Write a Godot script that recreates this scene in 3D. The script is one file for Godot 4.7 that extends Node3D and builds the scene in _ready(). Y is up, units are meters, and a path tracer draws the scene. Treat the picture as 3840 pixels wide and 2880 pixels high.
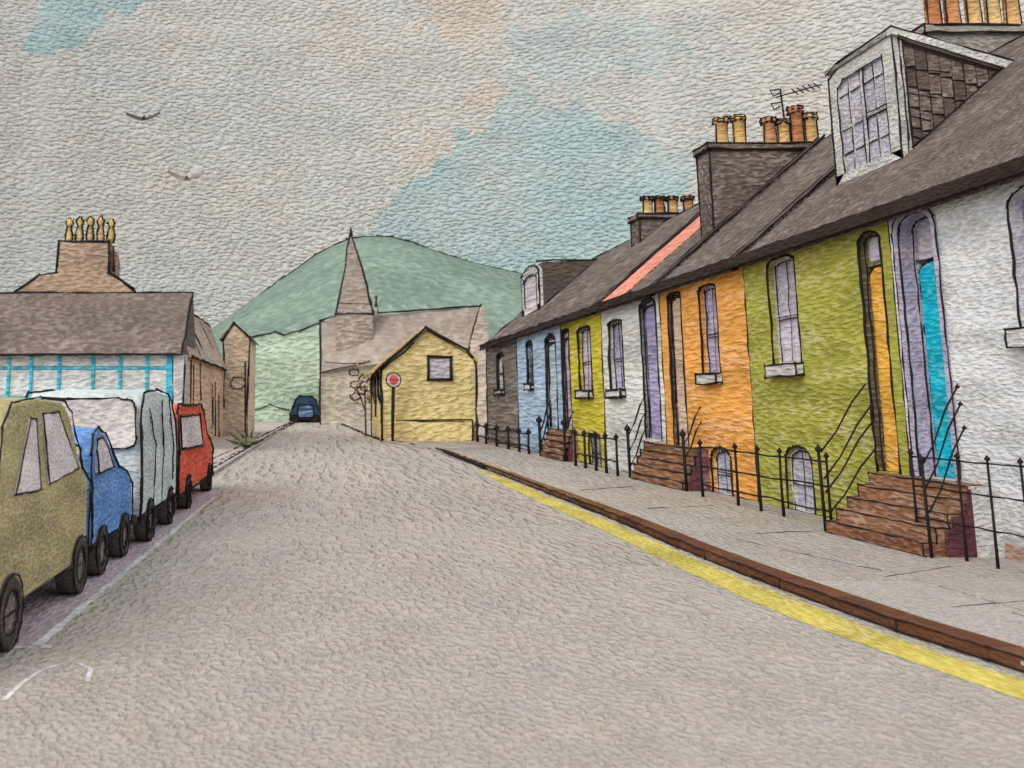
extends Node3D
# A painted street of terraced houses: everything stands at its real place in metres. x = across the street, y = up, depth d = -z.

const FACE := 9.44      # front plane of the right-hand terrace
const EAVE := 5.47
const RIDGE_X := 14.2
const RIDGE_Y := 9.5
const PX := 1.0 / 898.0
var rng := RandomNumberGenerator.new()
var grain: ImageTexture
var tone: ImageTexture
var calm: ImageTexture
var bare: ImageTexture
var mats := {}
var names := {}
var bases := {}
var ink_mat: StandardMaterial3D

# ------------------------------------------------------------------ materials
func make_textures() -> void:
	var n := FastNoiseLite.new()
	n.seed = 11
	n.noise_type = FastNoiseLite.TYPE_SIMPLEX
	n.frequency = 1.0 / 17.0
	n.fractal_type = FastNoiseLite.FRACTAL_FBM
	n.fractal_octaves = 3
	n.fractal_gain = 0.5
	n.domain_warp_enabled = true
	n.domain_warp_amplitude = 10.0
	n.domain_warp_frequency = 0.03
	var size := 1024
	var h: Image = n.get_seamless_image(size, size)
	h.convert(Image.FORMAT_L8)
	var m := FastNoiseLite.new()
	m.seed = 4
	m.frequency = 1.0 / 150.0
	m.fractal_octaves = 5
	m.domain_warp_enabled = true
	m.domain_warp_amplitude = 60.0
	var b: Image = m.get_seamless_image(size, size)
	b.convert(Image.FORMAT_L8)
	m.seed = 9
	m.frequency = 1.0 / 90.0
	var c: Image = m.get_seamless_image(size, size)
	c.convert(Image.FORMAT_L8)
	var hb := h.get_data()
	var bb := b.get_data()
	var cb := c.get_data()
	var out := PackedByteArray()
	out.resize(size * size * 3)
	var quiet := PackedByteArray()
	quiet.resize(size * size * 3)
	var tips := PackedByteArray()
	tips.resize(size * size * 2)
	for i in size * size:
		# pigment settles in the hollows of the tooth, and pools in soft blooms
		var t := 230.0 - 0.20 * (128.0 - hb[i]) + 0.24 * (bb[i] - 128.0)
		var k := 0.045 * (cb[i] - 128.0)
		out[i * 3] = clampi(int(t + k), 0, 255)
		out[i * 3 + 1] = clampi(int(t), 0, 255)
		out[i * 3 + 2] = clampi(int(t - k), 0, 255)
		t = 232.0 - 0.12 * (128.0 - hb[i]) + 0.07 * (bb[i] - 128.0)
		quiet[i * 3] = clampi(int(t + k * 0.7), 0, 255)
		quiet[i * 3 + 1] = clampi(int(t), 0, 255)
		quiet[i * 3 + 2] = clampi(int(t - k * 0.7), 0, 255)
		# bare paper where the brush skipped the highest tooth and where a wash ran thin
		tips[i * 2] = 244
		tips[i * 2 + 1] = clampi(int((hb[i] - 145.0) * 0.35 + maxf(0.0, cb[i] - 125.0) * 0.4), 0, 42)
	tone = ImageTexture.create_from_image(Image.create_from_data(size, size, false, Image.FORMAT_RGB8, out))
	calm = ImageTexture.create_from_image(Image.create_from_data(size, size, false, Image.FORMAT_RGB8, quiet))
	var la := Image.create_from_data(size, size, false, Image.FORMAT_LA8, tips)
	la.convert(Image.FORMAT_RGBA8)
	bare = ImageTexture.create_from_image(la)
	grain = ImageTexture.create_from_image(h)


# colour r g b as 0..255, d = how coarse the tooth of the surface is, stretch = its length along x, y, z
func paper(r: float, g: float, b: float, d: float, stretch := Vector3(2.3, 1, 2.3), bump := 1.0, plain := false) -> StandardMaterial3D:
	var key := "%d %d %d %.1f %s %.2f %s" % [r, g, b, d, stretch, bump, plain]
	if mats.has(key):
		return mats[key]
	var m := StandardMaterial3D.new()
	m.albedo_color = Color(r / 255.0, g / 255.0, b / 255.0)
	m.albedo_texture = calm if plain else tone
	m.roughness = 0.95
	m.metallic_specular = 0.15
	m.uv1_triplanar = true
	m.uv1_world_triplanar = true
	var tile := 0.38 * d
	m.uv1_scale = Vector3(1.0 / (tile * stretch.x), 1.0 / (tile * stretch.y), 1.0 / (tile * stretch.z))
	m.heightmap_enabled = true
	m.heightmap_texture = grain
	m.heightmap_scale = 0.20 * d * bump
	if not plain and r + g + b > 290.0:
		m.detail_enabled = true
		m.detail_albedo = bare
		m.detail_blend_mode = BaseMaterial3D.BLEND_MODE_MIX
		m.detail_uv_layer = BaseMaterial3D.DETAIL_UV_2
		m.uv2_triplanar = true
		m.uv2_world_triplanar = true
		m.uv2_scale = m.uv1_scale
	mats[key] = m
	return m


func wall_paper(r: float, g: float, b: float, d: float) -> StandardMaterial3D:   # for faces that run along the street
	return paper(r, g, b, d, Vector3(2.3, 1.0, 2.3 * maxf(1.0, d / 9.5)))


func roof_paper(r: float, g: float, b: float, d: float) -> StandardMaterial3D:
	return paper(r, g, b, d, Vector3(1.1, 1.0, 2.0 * maxf(1.0, d / 10.0)), 2.6)


# ------------------------------------------------------------------ nodes
func numbered(called: String) -> String:
	var k: int = names.get(called, 0)
	names[called] = k + 1
	return called if k == 0 else "%s_%03d" % [called, k]


func thing(called: String, label: String, category: String, at: Vector3, group := "") -> Node3D:
	var o := Node3D.new()
	o.name = numbered(called)
	o.position = at
	add_child(o, true)
	bases[o] = at
	o.set_meta("label", label)
	o.set_meta("category", category)
	if group != "":
		o.set_meta("group", group)
	return o


func obj(called: String, st: SurfaceTool, m: Material, parent: Node3D = null, label := "") -> MeshInstance3D:
	st.generate_normals()
	var o := MeshInstance3D.new()
	o.mesh = st.commit()
	o.material_override = m
	o.name = called if parent else numbered(called)
	if called.ends_with("ink_outline"):
		o.set_meta("kind", "stuff")   # drawn lines, too fine to pick apart
	if parent:
		parent.add_child(o, true)
		if bases.has(parent):
			o.position = -bases[parent]
	else:
		add_child(o, true)
	if label != "":
		o.set_meta("label", label)
	return o


func setting(called: String, st: SurfaceTool, m: Material) -> MeshInstance3D:
	var o := obj(called, st, m)
	o.set_meta("kind", "structure")
	return o


# ------------------------------------------------------------------ shapes
func mb() -> SurfaceTool:
	var st := SurfaceTool.new()
	st.begin(Mesh.PRIMITIVE_TRIANGLES)
	st.set_smooth_group(-1)
	return st


func v(x: float, d: float, y: float) -> Vector3:
	return Vector3(x, y, -d)


func quad(st: SurfaceTool, a: Vector3, b: Vector3, c: Vector3, d: Vector3) -> void:
	for p in [a, b, c, a, c, d]:
		st.add_vertex(p)


func tri(st: SurfaceTool, a: Vector3, b: Vector3, c: Vector3) -> void:
	for p in [a, b, c]:
		st.add_vertex(p)


func box(st: SurfaceTool, x0: float, x1: float, y0: float, y1: float, d0: float, d1: float) -> void:
	var p := [v(x0, d0, y0), v(x1, d0, y0), v(x1, d0, y1), v(x0, d0, y1), v(x0, d1, y0), v(x1, d1, y0), v(x1, d1, y1), v(x0, d1, y1)]
	for f in [[3, 2, 1, 0], [4, 5, 6, 7], [0, 4, 7, 3], [2, 6, 5, 1], [7, 6, 2, 3], [0, 1, 5, 4]]:
		quad(st, p[f[0]], p[f[1]], p[f[2]], p[f[3]])


# a polygon of (d, y) points, thick from x0 to x1
func slab_x(st: SurfaceTool, poly: PackedVector2Array, x0: float, x1: float) -> void:
	var t := Geometry2D.triangulate_polygon(poly)
	for i in range(0, t.size(), 3):
		tri(st, v(x0, poly[t[i]].x, poly[t[i]].y), v(x0, poly[t[i + 1]].x, poly[t[i + 1]].y), v(x0, poly[t[i + 2]].x, poly[t[i + 2]].y))
		tri(st, v(x1, poly[t[i + 2]].x, poly[t[i + 2]].y), v(x1, poly[t[i + 1]].x, poly[t[i + 1]].y), v(x1, poly[t[i]].x, poly[t[i]].y))
	for i in poly.size():
		var a := poly[i]
		var b := poly[(i + 1) % poly.size()]
		quad(st, v(x0, a.x, a.y), v(x1, a.x, a.y), v(x1, b.x, b.y), v(x0, b.x, b.y))


# a polygon of (x, y) points, thick from d0 to d1
func slab_d(st: SurfaceTool, poly: PackedVector2Array, d0: float, d1: float) -> void:
	var t := Geometry2D.triangulate_polygon(poly)
	for i in range(0, t.size(), 3):
		tri(st, v(poly[t[i]].x, d0, poly[t[i]].y), v(poly[t[i + 1]].x, d0, poly[t[i + 1]].y), v(poly[t[i + 2]].x, d0, poly[t[i + 2]].y))
		tri(st, v(poly[t[i + 2]].x, d1, poly[t[i + 2]].y), v(poly[t[i + 1]].x, d1, poly[t[i + 1]].y), v(poly[t[i]].x, d1, poly[t[i]].y))
	for i in poly.size():
		var a := poly[i]
		var b := poly[(i + 1) % poly.size()]
		quad(st, v(a.x, d0, a.y), v(a.x, d1, a.y), v(b.x, d1, b.y), v(b.x, d0, b.y))


func tube(st: SurfaceTool, pts: PackedVector3Array, radii: PackedFloat32Array, sides := 6) -> void:
	st.set_smooth_group(1)
	var rings := []
	for i in pts.size():
		var t := (pts[mini(i + 1, pts.size() - 1)] - pts[maxi(i - 1, 0)]).normalized()
		var a := t.cross(Vector3.UP if absf(t.y) < 0.9 else Vector3.RIGHT).normalized()
		var b := t.cross(a)
		var ring := PackedVector3Array()
		for k in sides:
			var w := TAU * k / sides
			ring.append(pts[i] + (a * cos(w) + b * sin(w)) * radii[i])
		rings.append(ring)
	for i in pts.size() - 1:
		for k in sides:
			var n := (k + 1) % sides
			quad(st, rings[i][k], rings[i][n], rings[i + 1][n], rings[i + 1][k])
	for k in range(1, sides - 1):
		tri(st, rings[0][0], rings[0][k + 1], rings[0][k])
		tri(st, rings[-1][0], rings[-1][k], rings[-1][k + 1])
	st.set_smooth_group(-1)


func bar(st: SurfaceTool, a: Vector3, b: Vector3, r: float, sides := 6) -> void:
	tube(st, PackedVector3Array([a, b]), PackedFloat32Array([r, r]), sides)


# profile of (radius, height) turned round the vertical through at
func lathe(st: SurfaceTool, at: Vector3, prof: Array, sides := 12) -> void:
	st.set_smooth_group(2)
	for i in prof.size() - 1:
		for k in sides:
			var c := []
			for q in [[i, k], [i, k + 1], [i + 1, k + 1], [i + 1, k]]:
				var w: float = TAU * q[1] / sides
				c.append(at + Vector3(cos(w) * prof[q[0]][0], prof[q[0]][1], sin(w) * prof[q[0]][0]))
			quad(st, c[0], c[1], c[2], c[3])
	st.set_smooth_group(-1)


# a hand-drawn line: a thin wavering dark bead along an edge; px is its weight, m its metres per unit (0: thicker on farther things)
func ink(st: SurfaceTool, pts: Array, px := 2.3, m := 0.0) -> void:
	px *= 0.77
	for i in pts.size() - 1:
		var a: Vector3 = pts[i]
		var b: Vector3 = pts[i + 1]
		var unit: float = m if m > 0.0 else maxf(4.0, -(a.z + b.z) / 2.0) * PX
		var n := clampi(int(a.distance_to(b) / (unit * 14.0)), 2, 40)
		var line := PackedVector3Array()
		var rad := PackedFloat32Array()
		var over := (b - a).normalized() * unit * 1.2
		for k in n + 1:
			var t := float(k) / n
			var p := (a - over).lerp(b + over, t)
			var u: float = m if m > 0.0 else maxf(4.0, -p.z) * PX
			p += Vector3(rng.randf_range(-1, 1), rng.randf_range(-1, 1), rng.randf_range(-1, 1)) * u * 0.75
			line.append(p)
			rad.append(u * px * 0.5 * rng.randf_range(0.6, 1.4))
		tube(st, line, rad, 5)
		# now and then the pen goes over a line twice
		if px > 1.2 and a.distance_to(b) > unit * 30.0 and rng.randf() < 0.5:
			var o := Vector3(rng.randf_range(-1, 1), rng.randf_range(-1, 1), 0.4) * unit * 2.2
			var from := rng.randf_range(0.0, 0.35)
			var to := rng.randf_range(0.65, 1.04)
			var again := PackedVector3Array()
			var thin := PackedFloat32Array()
			for k in 6:
				var t := lerpf(from, to, k / 5.0)
				again.append(a.lerp(b, t) + o * (0.4 + 0.6 * absf(t - 0.5)) + Vector3(rng.randf_range(-1, 1), rng.randf_range(-1, 1), 0) * unit * 0.5)
				thin.append(unit * px * rng.randf_range(0.22, 0.42))
			tube(st, again, thin, 4)


func ink_rect_x(st: SurfaceTool, x: float, d0: float, d1: float, y0: float, y1: float, px := 2.3) -> void:
	ink(st, [v(x, d0, y0), v(x, d0, y1), v(x, d1, y1), v(x, d1, y0), v(x, d0, y0)], px)


# ------------------------------------------------------------------ terrace
# outline of an opening from one foot over the head to the other, arch = height of its bow
func outline(d0: float, d1: float, y0: float, y1: float, arch: float) -> PackedVector2Array:
	var o := PackedVector2Array([Vector2(d1, y0)])
	if arch <= 0.0:
		o.append(Vector2(d1, y1))
		o.append(Vector2(d0, y1))
	else:
		var n := 10
		for i in n + 1:
			var w := PI * i / n
			o.append(Vector2((d0 + d1) / 2 + cos(w) * (d1 - d0) / 2, y1 - arch + sin(w) * arch))
	o.append(Vector2(d0, y0))
	return o


func grown(o: PackedVector2Array, w: float) -> PackedVector2Array:
	var c := Vector2.ZERO
	for p in o:
		c += p / o.size()
	var r := PackedVector2Array()
	for i in o.size():
		var p := o[i]
		var a := (o[mini(i + 1, o.size() - 1)] - o[maxi(i - 1, 0)]).normalized()
		var nrm := Vector2(-a.y, a.x)
		if nrm.dot(p - c) < 0:
			nrm = -nrm
		if i == 0 or i == o.size() - 1:
			nrm = Vector2(signf(p.x - c.x), 0)
		r.append(p + nrm * w)
	return r


func ring(st: SurfaceTool, inner: PackedVector2Array, outer: PackedVector2Array, x0: float, x1: float) -> void:
	for i in inner.size() - 1:
		var a := inner[i]
		var b := inner[i + 1]
		var c := outer[i + 1]
		var d := outer[i]
		quad(st, v(x0, a.x, a.y), v(x0, b.x, b.y), v(x0, c.x, c.y), v(x0, d.x, d.y))
		quad(st, v(x0, a.x, a.y), v(x1, a.x, a.y), v(x1, b.x, b.y), v(x0, b.x, b.y))
		quad(st, v(x0, d.x, d.y), v(x0, c.x, c.y), v(x1, c.x, c.y), v(x1, d.x, d.y))


func on_x(o: PackedVector2Array, x: float) -> Array:
	var r := []
	for p in o:
		r.append(v(x, p.x, p.y))
	return r


# front skin 0.3 m thick with openings [d0, d1, y0, y1, arch]
func facade(st: SurfaceTool, d0: float, d1: float, y0: float, y1: float, holes: Array) -> void:
	var ds := [d0, d1]
	var ys := [y0, y1]
	for h in holes:
		for q in [h[0], h[1]]:
			if not ds.has(q):
				ds.append(q)
		for q in [h[2], h[3]]:
			if not ys.has(q):
				ys.append(q)
	ds.sort()
	ys.sort()
	for i in ds.size() - 1:
		for j in ys.size() - 1:
			var cd: float = (ds[i] + ds[i + 1]) / 2
			var cy: float = (ys[j] + ys[j + 1]) / 2
			var open := false
			for h in holes:
				open = open or (cd > h[0] and cd < h[1] and cy > h[2] and cy < h[3])
			if not open:
				quad(st, v(FACE, ds[i], ys[j]), v(FACE, ds[i + 1], ys[j]), v(FACE, ds[i + 1], ys[j + 1]), v(FACE, ds[i], ys[j + 1]))
	var back := FACE + 0.3
	for h in holes:
		var o := outline(h[0], h[1], h[2], h[3], h[4])
		for i in o.size() - 1:
			quad(st, v(FACE, o[i].x, o[i].y), v(back, o[i].x, o[i].y), v(back, o[i + 1].x, o[i + 1].y), v(FACE, o[i + 1].x, o[i + 1].y))
		quad(st, v(FACE, h[0], h[2]), v(back, h[0], h[2]), v(back, h[1], h[2]), v(FACE, h[1], h[2]))
		if h[4] > 0.0:
			for i in range(1, o.size() - 2):
				var corner := v(FACE, h[1] if i < 6 else h[0], h[3])
				tri(st, v(FACE, o[i].x, o[i].y), v(FACE, o[i + 1].x, o[i + 1].y), corner)
			tri(st, v(FACE, h[1], h[3]), v(FACE, (h[0] + h[1]) / 2, h[3]), v(FACE, (h[0] + h[1]) / 2, h[3] - 0.001))
	box(st, back, 19.0, y0, y1, d0, d1)


func sheet(o: PackedVector2Array, x: float) -> SurfaceTool:
	var st := mb()
	slab_x(st, o, x, x + 0.05)
	return st


# a sash window set back in its opening
func window(house: Node3D, w: Array, reveal: float, frame_color: Array, pane_color: Array, sill := true, fw := 0.09) -> void:
	var d: float = w[1]
	var o := outline(w[0] + 0.003, w[1] - 0.003, w[2] + 0.003, w[3] - 0.003, w[4])
	var inner := grown(o, -minf(fw, (w[1] - w[0]) * (0.1 if fw < 0.1 else 0.3)))
	var x := FACE + reveal
	var st := mb()
	ring(st, inner, o, x, x + 0.08)
	var mid: float = w[2] + (w[3] - w[2]) * 0.42
	box(st, x + 0.015, x + 0.08, mid, mid + 0.06, w[0] + 0.05, w[1] - 0.05)
	box(st, x + 0.025, x + 0.07, w[2] + 0.05, w[3] - 0.08, (w[0] + w[1]) / 2 - 0.02, (w[0] + w[1]) / 2 + 0.02)
	box(st, x + 0.005, x + 0.08, w[2] + 0.004, w[2] + 0.07, w[0] + 0.05, w[1] - 0.05)
	var f := obj("window", st, wall_paper(frame_color[0], frame_color[1], frame_color[2], d), house)
	var pane_mat := wall_paper(pane_color[0], pane_color[1], pane_color[2], d)
	var low := outline(w[0] + 0.04, w[1] - 0.04, w[2] + 0.04, mid + 0.03, 0)
	var high := outline(w[0] + 0.04, w[1] - 0.04, mid + 0.034, w[3] - 0.04, w[4])
	obj("pane", sheet(low, x + 0.05), pane_mat, f)
	obj("pane", sheet(high, x + 0.046), pane_mat, f)
	var k := mb()
	var front := on_x(o, FACE)
	ink(k, front + [front[0]], 3.0)
	ink(k, on_x(inner, x), 1.5)
	var dm: float = (w[0] + w[1]) / 2
	ink(k, [v(x, dm, w[2] + 0.1), v(x, dm, w[3] - 0.12)], 1.0)
	for q in [0.0, 0.06]:
		ink(k, [v(x, w[0] + 0.08, mid + q), v(x, w[1] - 0.08, mid + q)], 1.2)
	if sill:
		var s := mb()
		box(s, FACE - 0.16, FACE + reveal, w[2] - 0.24, w[2] - 0.003, w[0] - 0.06, w[1] + 0.06)
		obj("sill", s, wall_paper(206, 206, 206, d), f)
		ink_rect_x(k, FACE - 0.16, w[0] - 0.06, w[1] + 0.06, w[2] - 0.24, w[2], 2.6)
		ink(k, [v(FACE - 0.16, w[0] - 0.06, w[2] - 0.22), v(FACE, w[0] - 0.06, w[2] - 0.22), v(FACE, w[0] - 0.06, w[2]), v(FACE - 0.16, w[0] - 0.06, w[2])], 2.6)
	obj("ink_outline", k, ink_mat, f)


# a tall front door under a fanlight
func door(house: Node3D, w: Array, reveal: float, leaf_top: float, leaf: Array, frame: Array, light: Array, ring_w := 0.0) -> void:
	var d: float = w[1]
	var x := FACE + reveal
	var st := mb()
	var leaf_o := outline(w[0] + 0.06, w[1] - 0.06, w[2] + 0.01, leaf_top, 0.18)
	slab_x(st, leaf_o, x, x + 0.05)
	var f := obj("door", st, wall_paper(leaf[0], leaf[1], leaf[2], d), house)
	var s := mb()
	var o := outline(w[0] + 0.003, w[1] - 0.003, w[2] + 0.003, w[3] - 0.003, w[4])
	var inner := grown(o, -0.07)
	ring(s, inner, o, x - 0.05, x + 0.06)
	# lining of the recess
	for i in o.size() - 1:
		quad(s, v(FACE - 0.01, o[i].x, o[i].y), v(x, o[i].x, o[i].y), v(x, o[i + 1].x, o[i + 1].y), v(FACE - 0.01, o[i + 1].x, o[i + 1].y))
	if ring_w > 0.0:
		ring(s, o, grown(o, ring_w), FACE - 0.03, FACE + 0.01)
	box(s, x - 0.03, x + 0.06, leaf_top + 0.02, leaf_top + 0.1, w[0] + 0.06, w[1] - 0.06)
	obj("door_frame", s, wall_paper(frame[0], frame[1], frame[2], d), f)
	var fan := outline(w[0] + 0.05, w[1] - 0.05, leaf_top + 0.06, w[3] - 0.05, w[4])
	obj("fanlight", sheet(fan, x + 0.02), wall_paper(light[0], light[1], light[2], d), f)
	var back := mb()
	box(back, x + 0.055, x + 0.1, w[2], leaf_top + 0.05, w[0] + 0.02, w[1] - 0.02)
	obj("door_backing", back, wall_paper(120, 115, 110, d), f)
	var k := mb()
	ink(k, on_x(o, FACE), 3.0)
	ink(k, on_x(inner, x - 0.05), 2.0)
	ink(k, on_x(leaf_o, x), 2.4)
	ink(k, [v(x - 0.03, w[0] + 0.06, leaf_top + 0.03), v(x - 0.03, w[1] - 0.06, leaf_top + 0.03)], 1.6)
	if ring_w > 0.0:
		ink(k, on_x(grown(o, ring_w), FACE - 0.03), 2.2)
	obj("ink_outline", k, ink_mat, f)


func roof_y(x: float) -> float:
	return EAVE + (x - FACE) * (RIDGE_Y - EAVE) / (RIDGE_X - FACE)


func roof_section(st: SurfaceTool, d0: float, d1: float, lift := 0.0, depth := 0.2) -> void:
	var x0 := FACE - 0.2
	slab_d(st, PackedVector2Array([Vector2(x0, roof_y(x0) + lift), Vector2(RIDGE_X, RIDGE_Y + lift), Vector2(19.2, roof_y(x0) + lift), Vector2(19.2, roof_y(x0) - depth + lift), Vector2(RIDGE_X, RIDGE_Y - depth + lift), Vector2(x0, roof_y(x0) - depth + lift)]), d0, d1)


func terraced_house(label: String, d0: float, d1: float, wall: Array, roof: Array, holes: Array, verge := true) -> Node3D:
	var h := thing("terraced_house", label, "house", v(FACE, (d0 + d1) / 2, 0), "colourful terraced houses up the right side of the street")
	var st := mb()
	facade(st, d0 + 0.003, d1 - 0.003, -0.1, EAVE - 0.06, holes)
	slab_d(st, PackedVector2Array([Vector2(FACE + 0.31, EAVE - 0.055), Vector2(RIDGE_X, RIDGE_Y - 0.25), Vector2(18.98, EAVE - 0.055)]), d0 + 0.01, d1 - 0.01)
	obj("wall", st, wall_paper(wall[0], wall[1], wall[2], (d0 + d1) / 2), h)
	var r := mb()
	roof_section(r, d0 + 0.002, d1 - 0.002)
	var rf := obj("roof", r, roof_paper(roof[0], roof[1], roof[2], (d0 + d1) / 2), h)
	var k := mb()
	if verge:
		var g := mb()
		roof_section(g, d1 - 0.2, d1 + 0.14, 0.1, 0.3)
		obj("verge", g, roof_paper(roof[0] * 0.93, roof[1] * 0.93, roof[2] * 0.93, d1), rf)
		for q in [-0.2, 0.14]:
			ink(k, [v(FACE - 0.2, d1 + q, roof_y(FACE - 0.2) + 0.1), v(RIDGE_X, d1 + q, RIDGE_Y + 0.1)], 2.6)
	var gt := mb()
	box(gt, FACE - 0.34, FACE - 0.2, EAVE - 0.32, EAVE - 0.12, d0 + 0.004, d1 - 0.004)
	obj("gutter", gt, wall_paper(62, 54, 50, (d0 + d1) / 2), h)
	ink(k, [v(FACE - 0.3, d0, EAVE - 0.12), v(FACE - 0.3, d1, EAVE - 0.12)], 3.2)
	ink(k, [v(FACE - 0.3, d0, EAVE - 0.32), v(FACE - 0.3, d1, EAVE - 0.32)], 2.6)
	ink(k, [v(FACE, d1, 0.0), v(FACE, d1, EAVE - 0.2)], 1.7)
	ink(k, [v(RIDGE_X, d0, RIDGE_Y), v(RIDGE_X, d1, RIDGE_Y)], 2.4)
	ink(k, [v(FACE, d0, 0.1), v(FACE, d1, 0.1)], 1.5)
	obj("ink_outline", k, ink_mat, h)
	return h


const POT_COLORS := [[220, 182, 116], [226, 192, 130], [204, 146, 96], [188, 124, 80], [214, 172, 116]]


func chimney(house: Node3D, x0: float, x1: float, y0: float, y1: float, d0: float, d1: float, col: Array, pots: Array, pot_r: float, pot_h: float, shades := []) -> void:
	var st := mb()
	box(st, x0, x1, y0, y1 - 0.18, d0, d1)
	var c := obj("chimney", st, paper(col[0], col[1], col[2], d0), house)
	var cap := mb()
	box(cap, x0 - 0.08, x1 + 0.08, y1 - 0.176, y1, d0 - 0.08, d1 + 0.08)
	obj("chimney_cap", cap, paper(col[0] * 1.12, col[1] * 1.12, col[2] * 1.12, d0), c)
	var k := mb()
	for y in [y1 - 0.18, y1]:
		ink(k, [v(x0 - 0.08, d1, y), v(x0 - 0.08, d0 - 0.08, y), v(x1 + 0.08, d0 - 0.08, y)], 2.8)
	ink(k, [v(x0 - 0.08, d0 - 0.08, y1 - 0.18), v(x0 - 0.08, d0 - 0.08, y1)], 2.5)
	ink(k, [v(x0, d0, y0), v(x0, d0, y1 - 0.2)], 2.4)
	ink(k, [v(x0, d1, y0), v(x0, d1, y1 - 0.2)], 2.4)
	ink(k, [v(x1, d0, y0), v(x1, d0, y1 - 0.2)], 2.0)
	for i in pots.size():
		var hh: float = pot_h * (pots[i][1] if pots[i] is Array else 1.0)
		var px: float = pots[i][0] if pots[i] is Array else pots[i]
		var at := v(px, (d0 + d1) / 2, y1)
		var p := mb()
		lathe(p, at, [[0.0, 0.0], [pot_r * 1.08, 0.0], [pot_r, hh * 0.12], [pot_r * 0.93, hh * 0.8], [pot_r * 1.22, hh * 0.84], [pot_r * 1.22, hh * 0.95], [pot_r * 1.1, hh], [pot_r * 0.7, hh], [pot_r * 0.65, hh * 0.7], [0.0, hh * 0.68]], 14)
		var pc: Array = POT_COLORS[shades[i] if shades.size() > i else (i * 2 + 1) % 5]
		obj("chimney_pot", p, paper(pc[0], pc[1], pc[2], d0), c)
		for s in [-1, 1]:
			ink(k, [at + Vector3(s * pot_r, 0, pot_r * 0.3), at + Vector3(s * pot_r * 0.95, hh * 0.8, pot_r * 0.3)], 2.3)
		for q in [0.84, 0.92, 0.99]:
			var loop := []
			for n in 9:
				loop.append(at + Vector3(cos(TAU * n / 8) * pot_r * 1.2, hh * q, sin(TAU * n / 8) * pot_r * 1.2))
			ink(k, loop, 2.2)
	obj("ink_outline", k, ink_mat, c)


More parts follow.
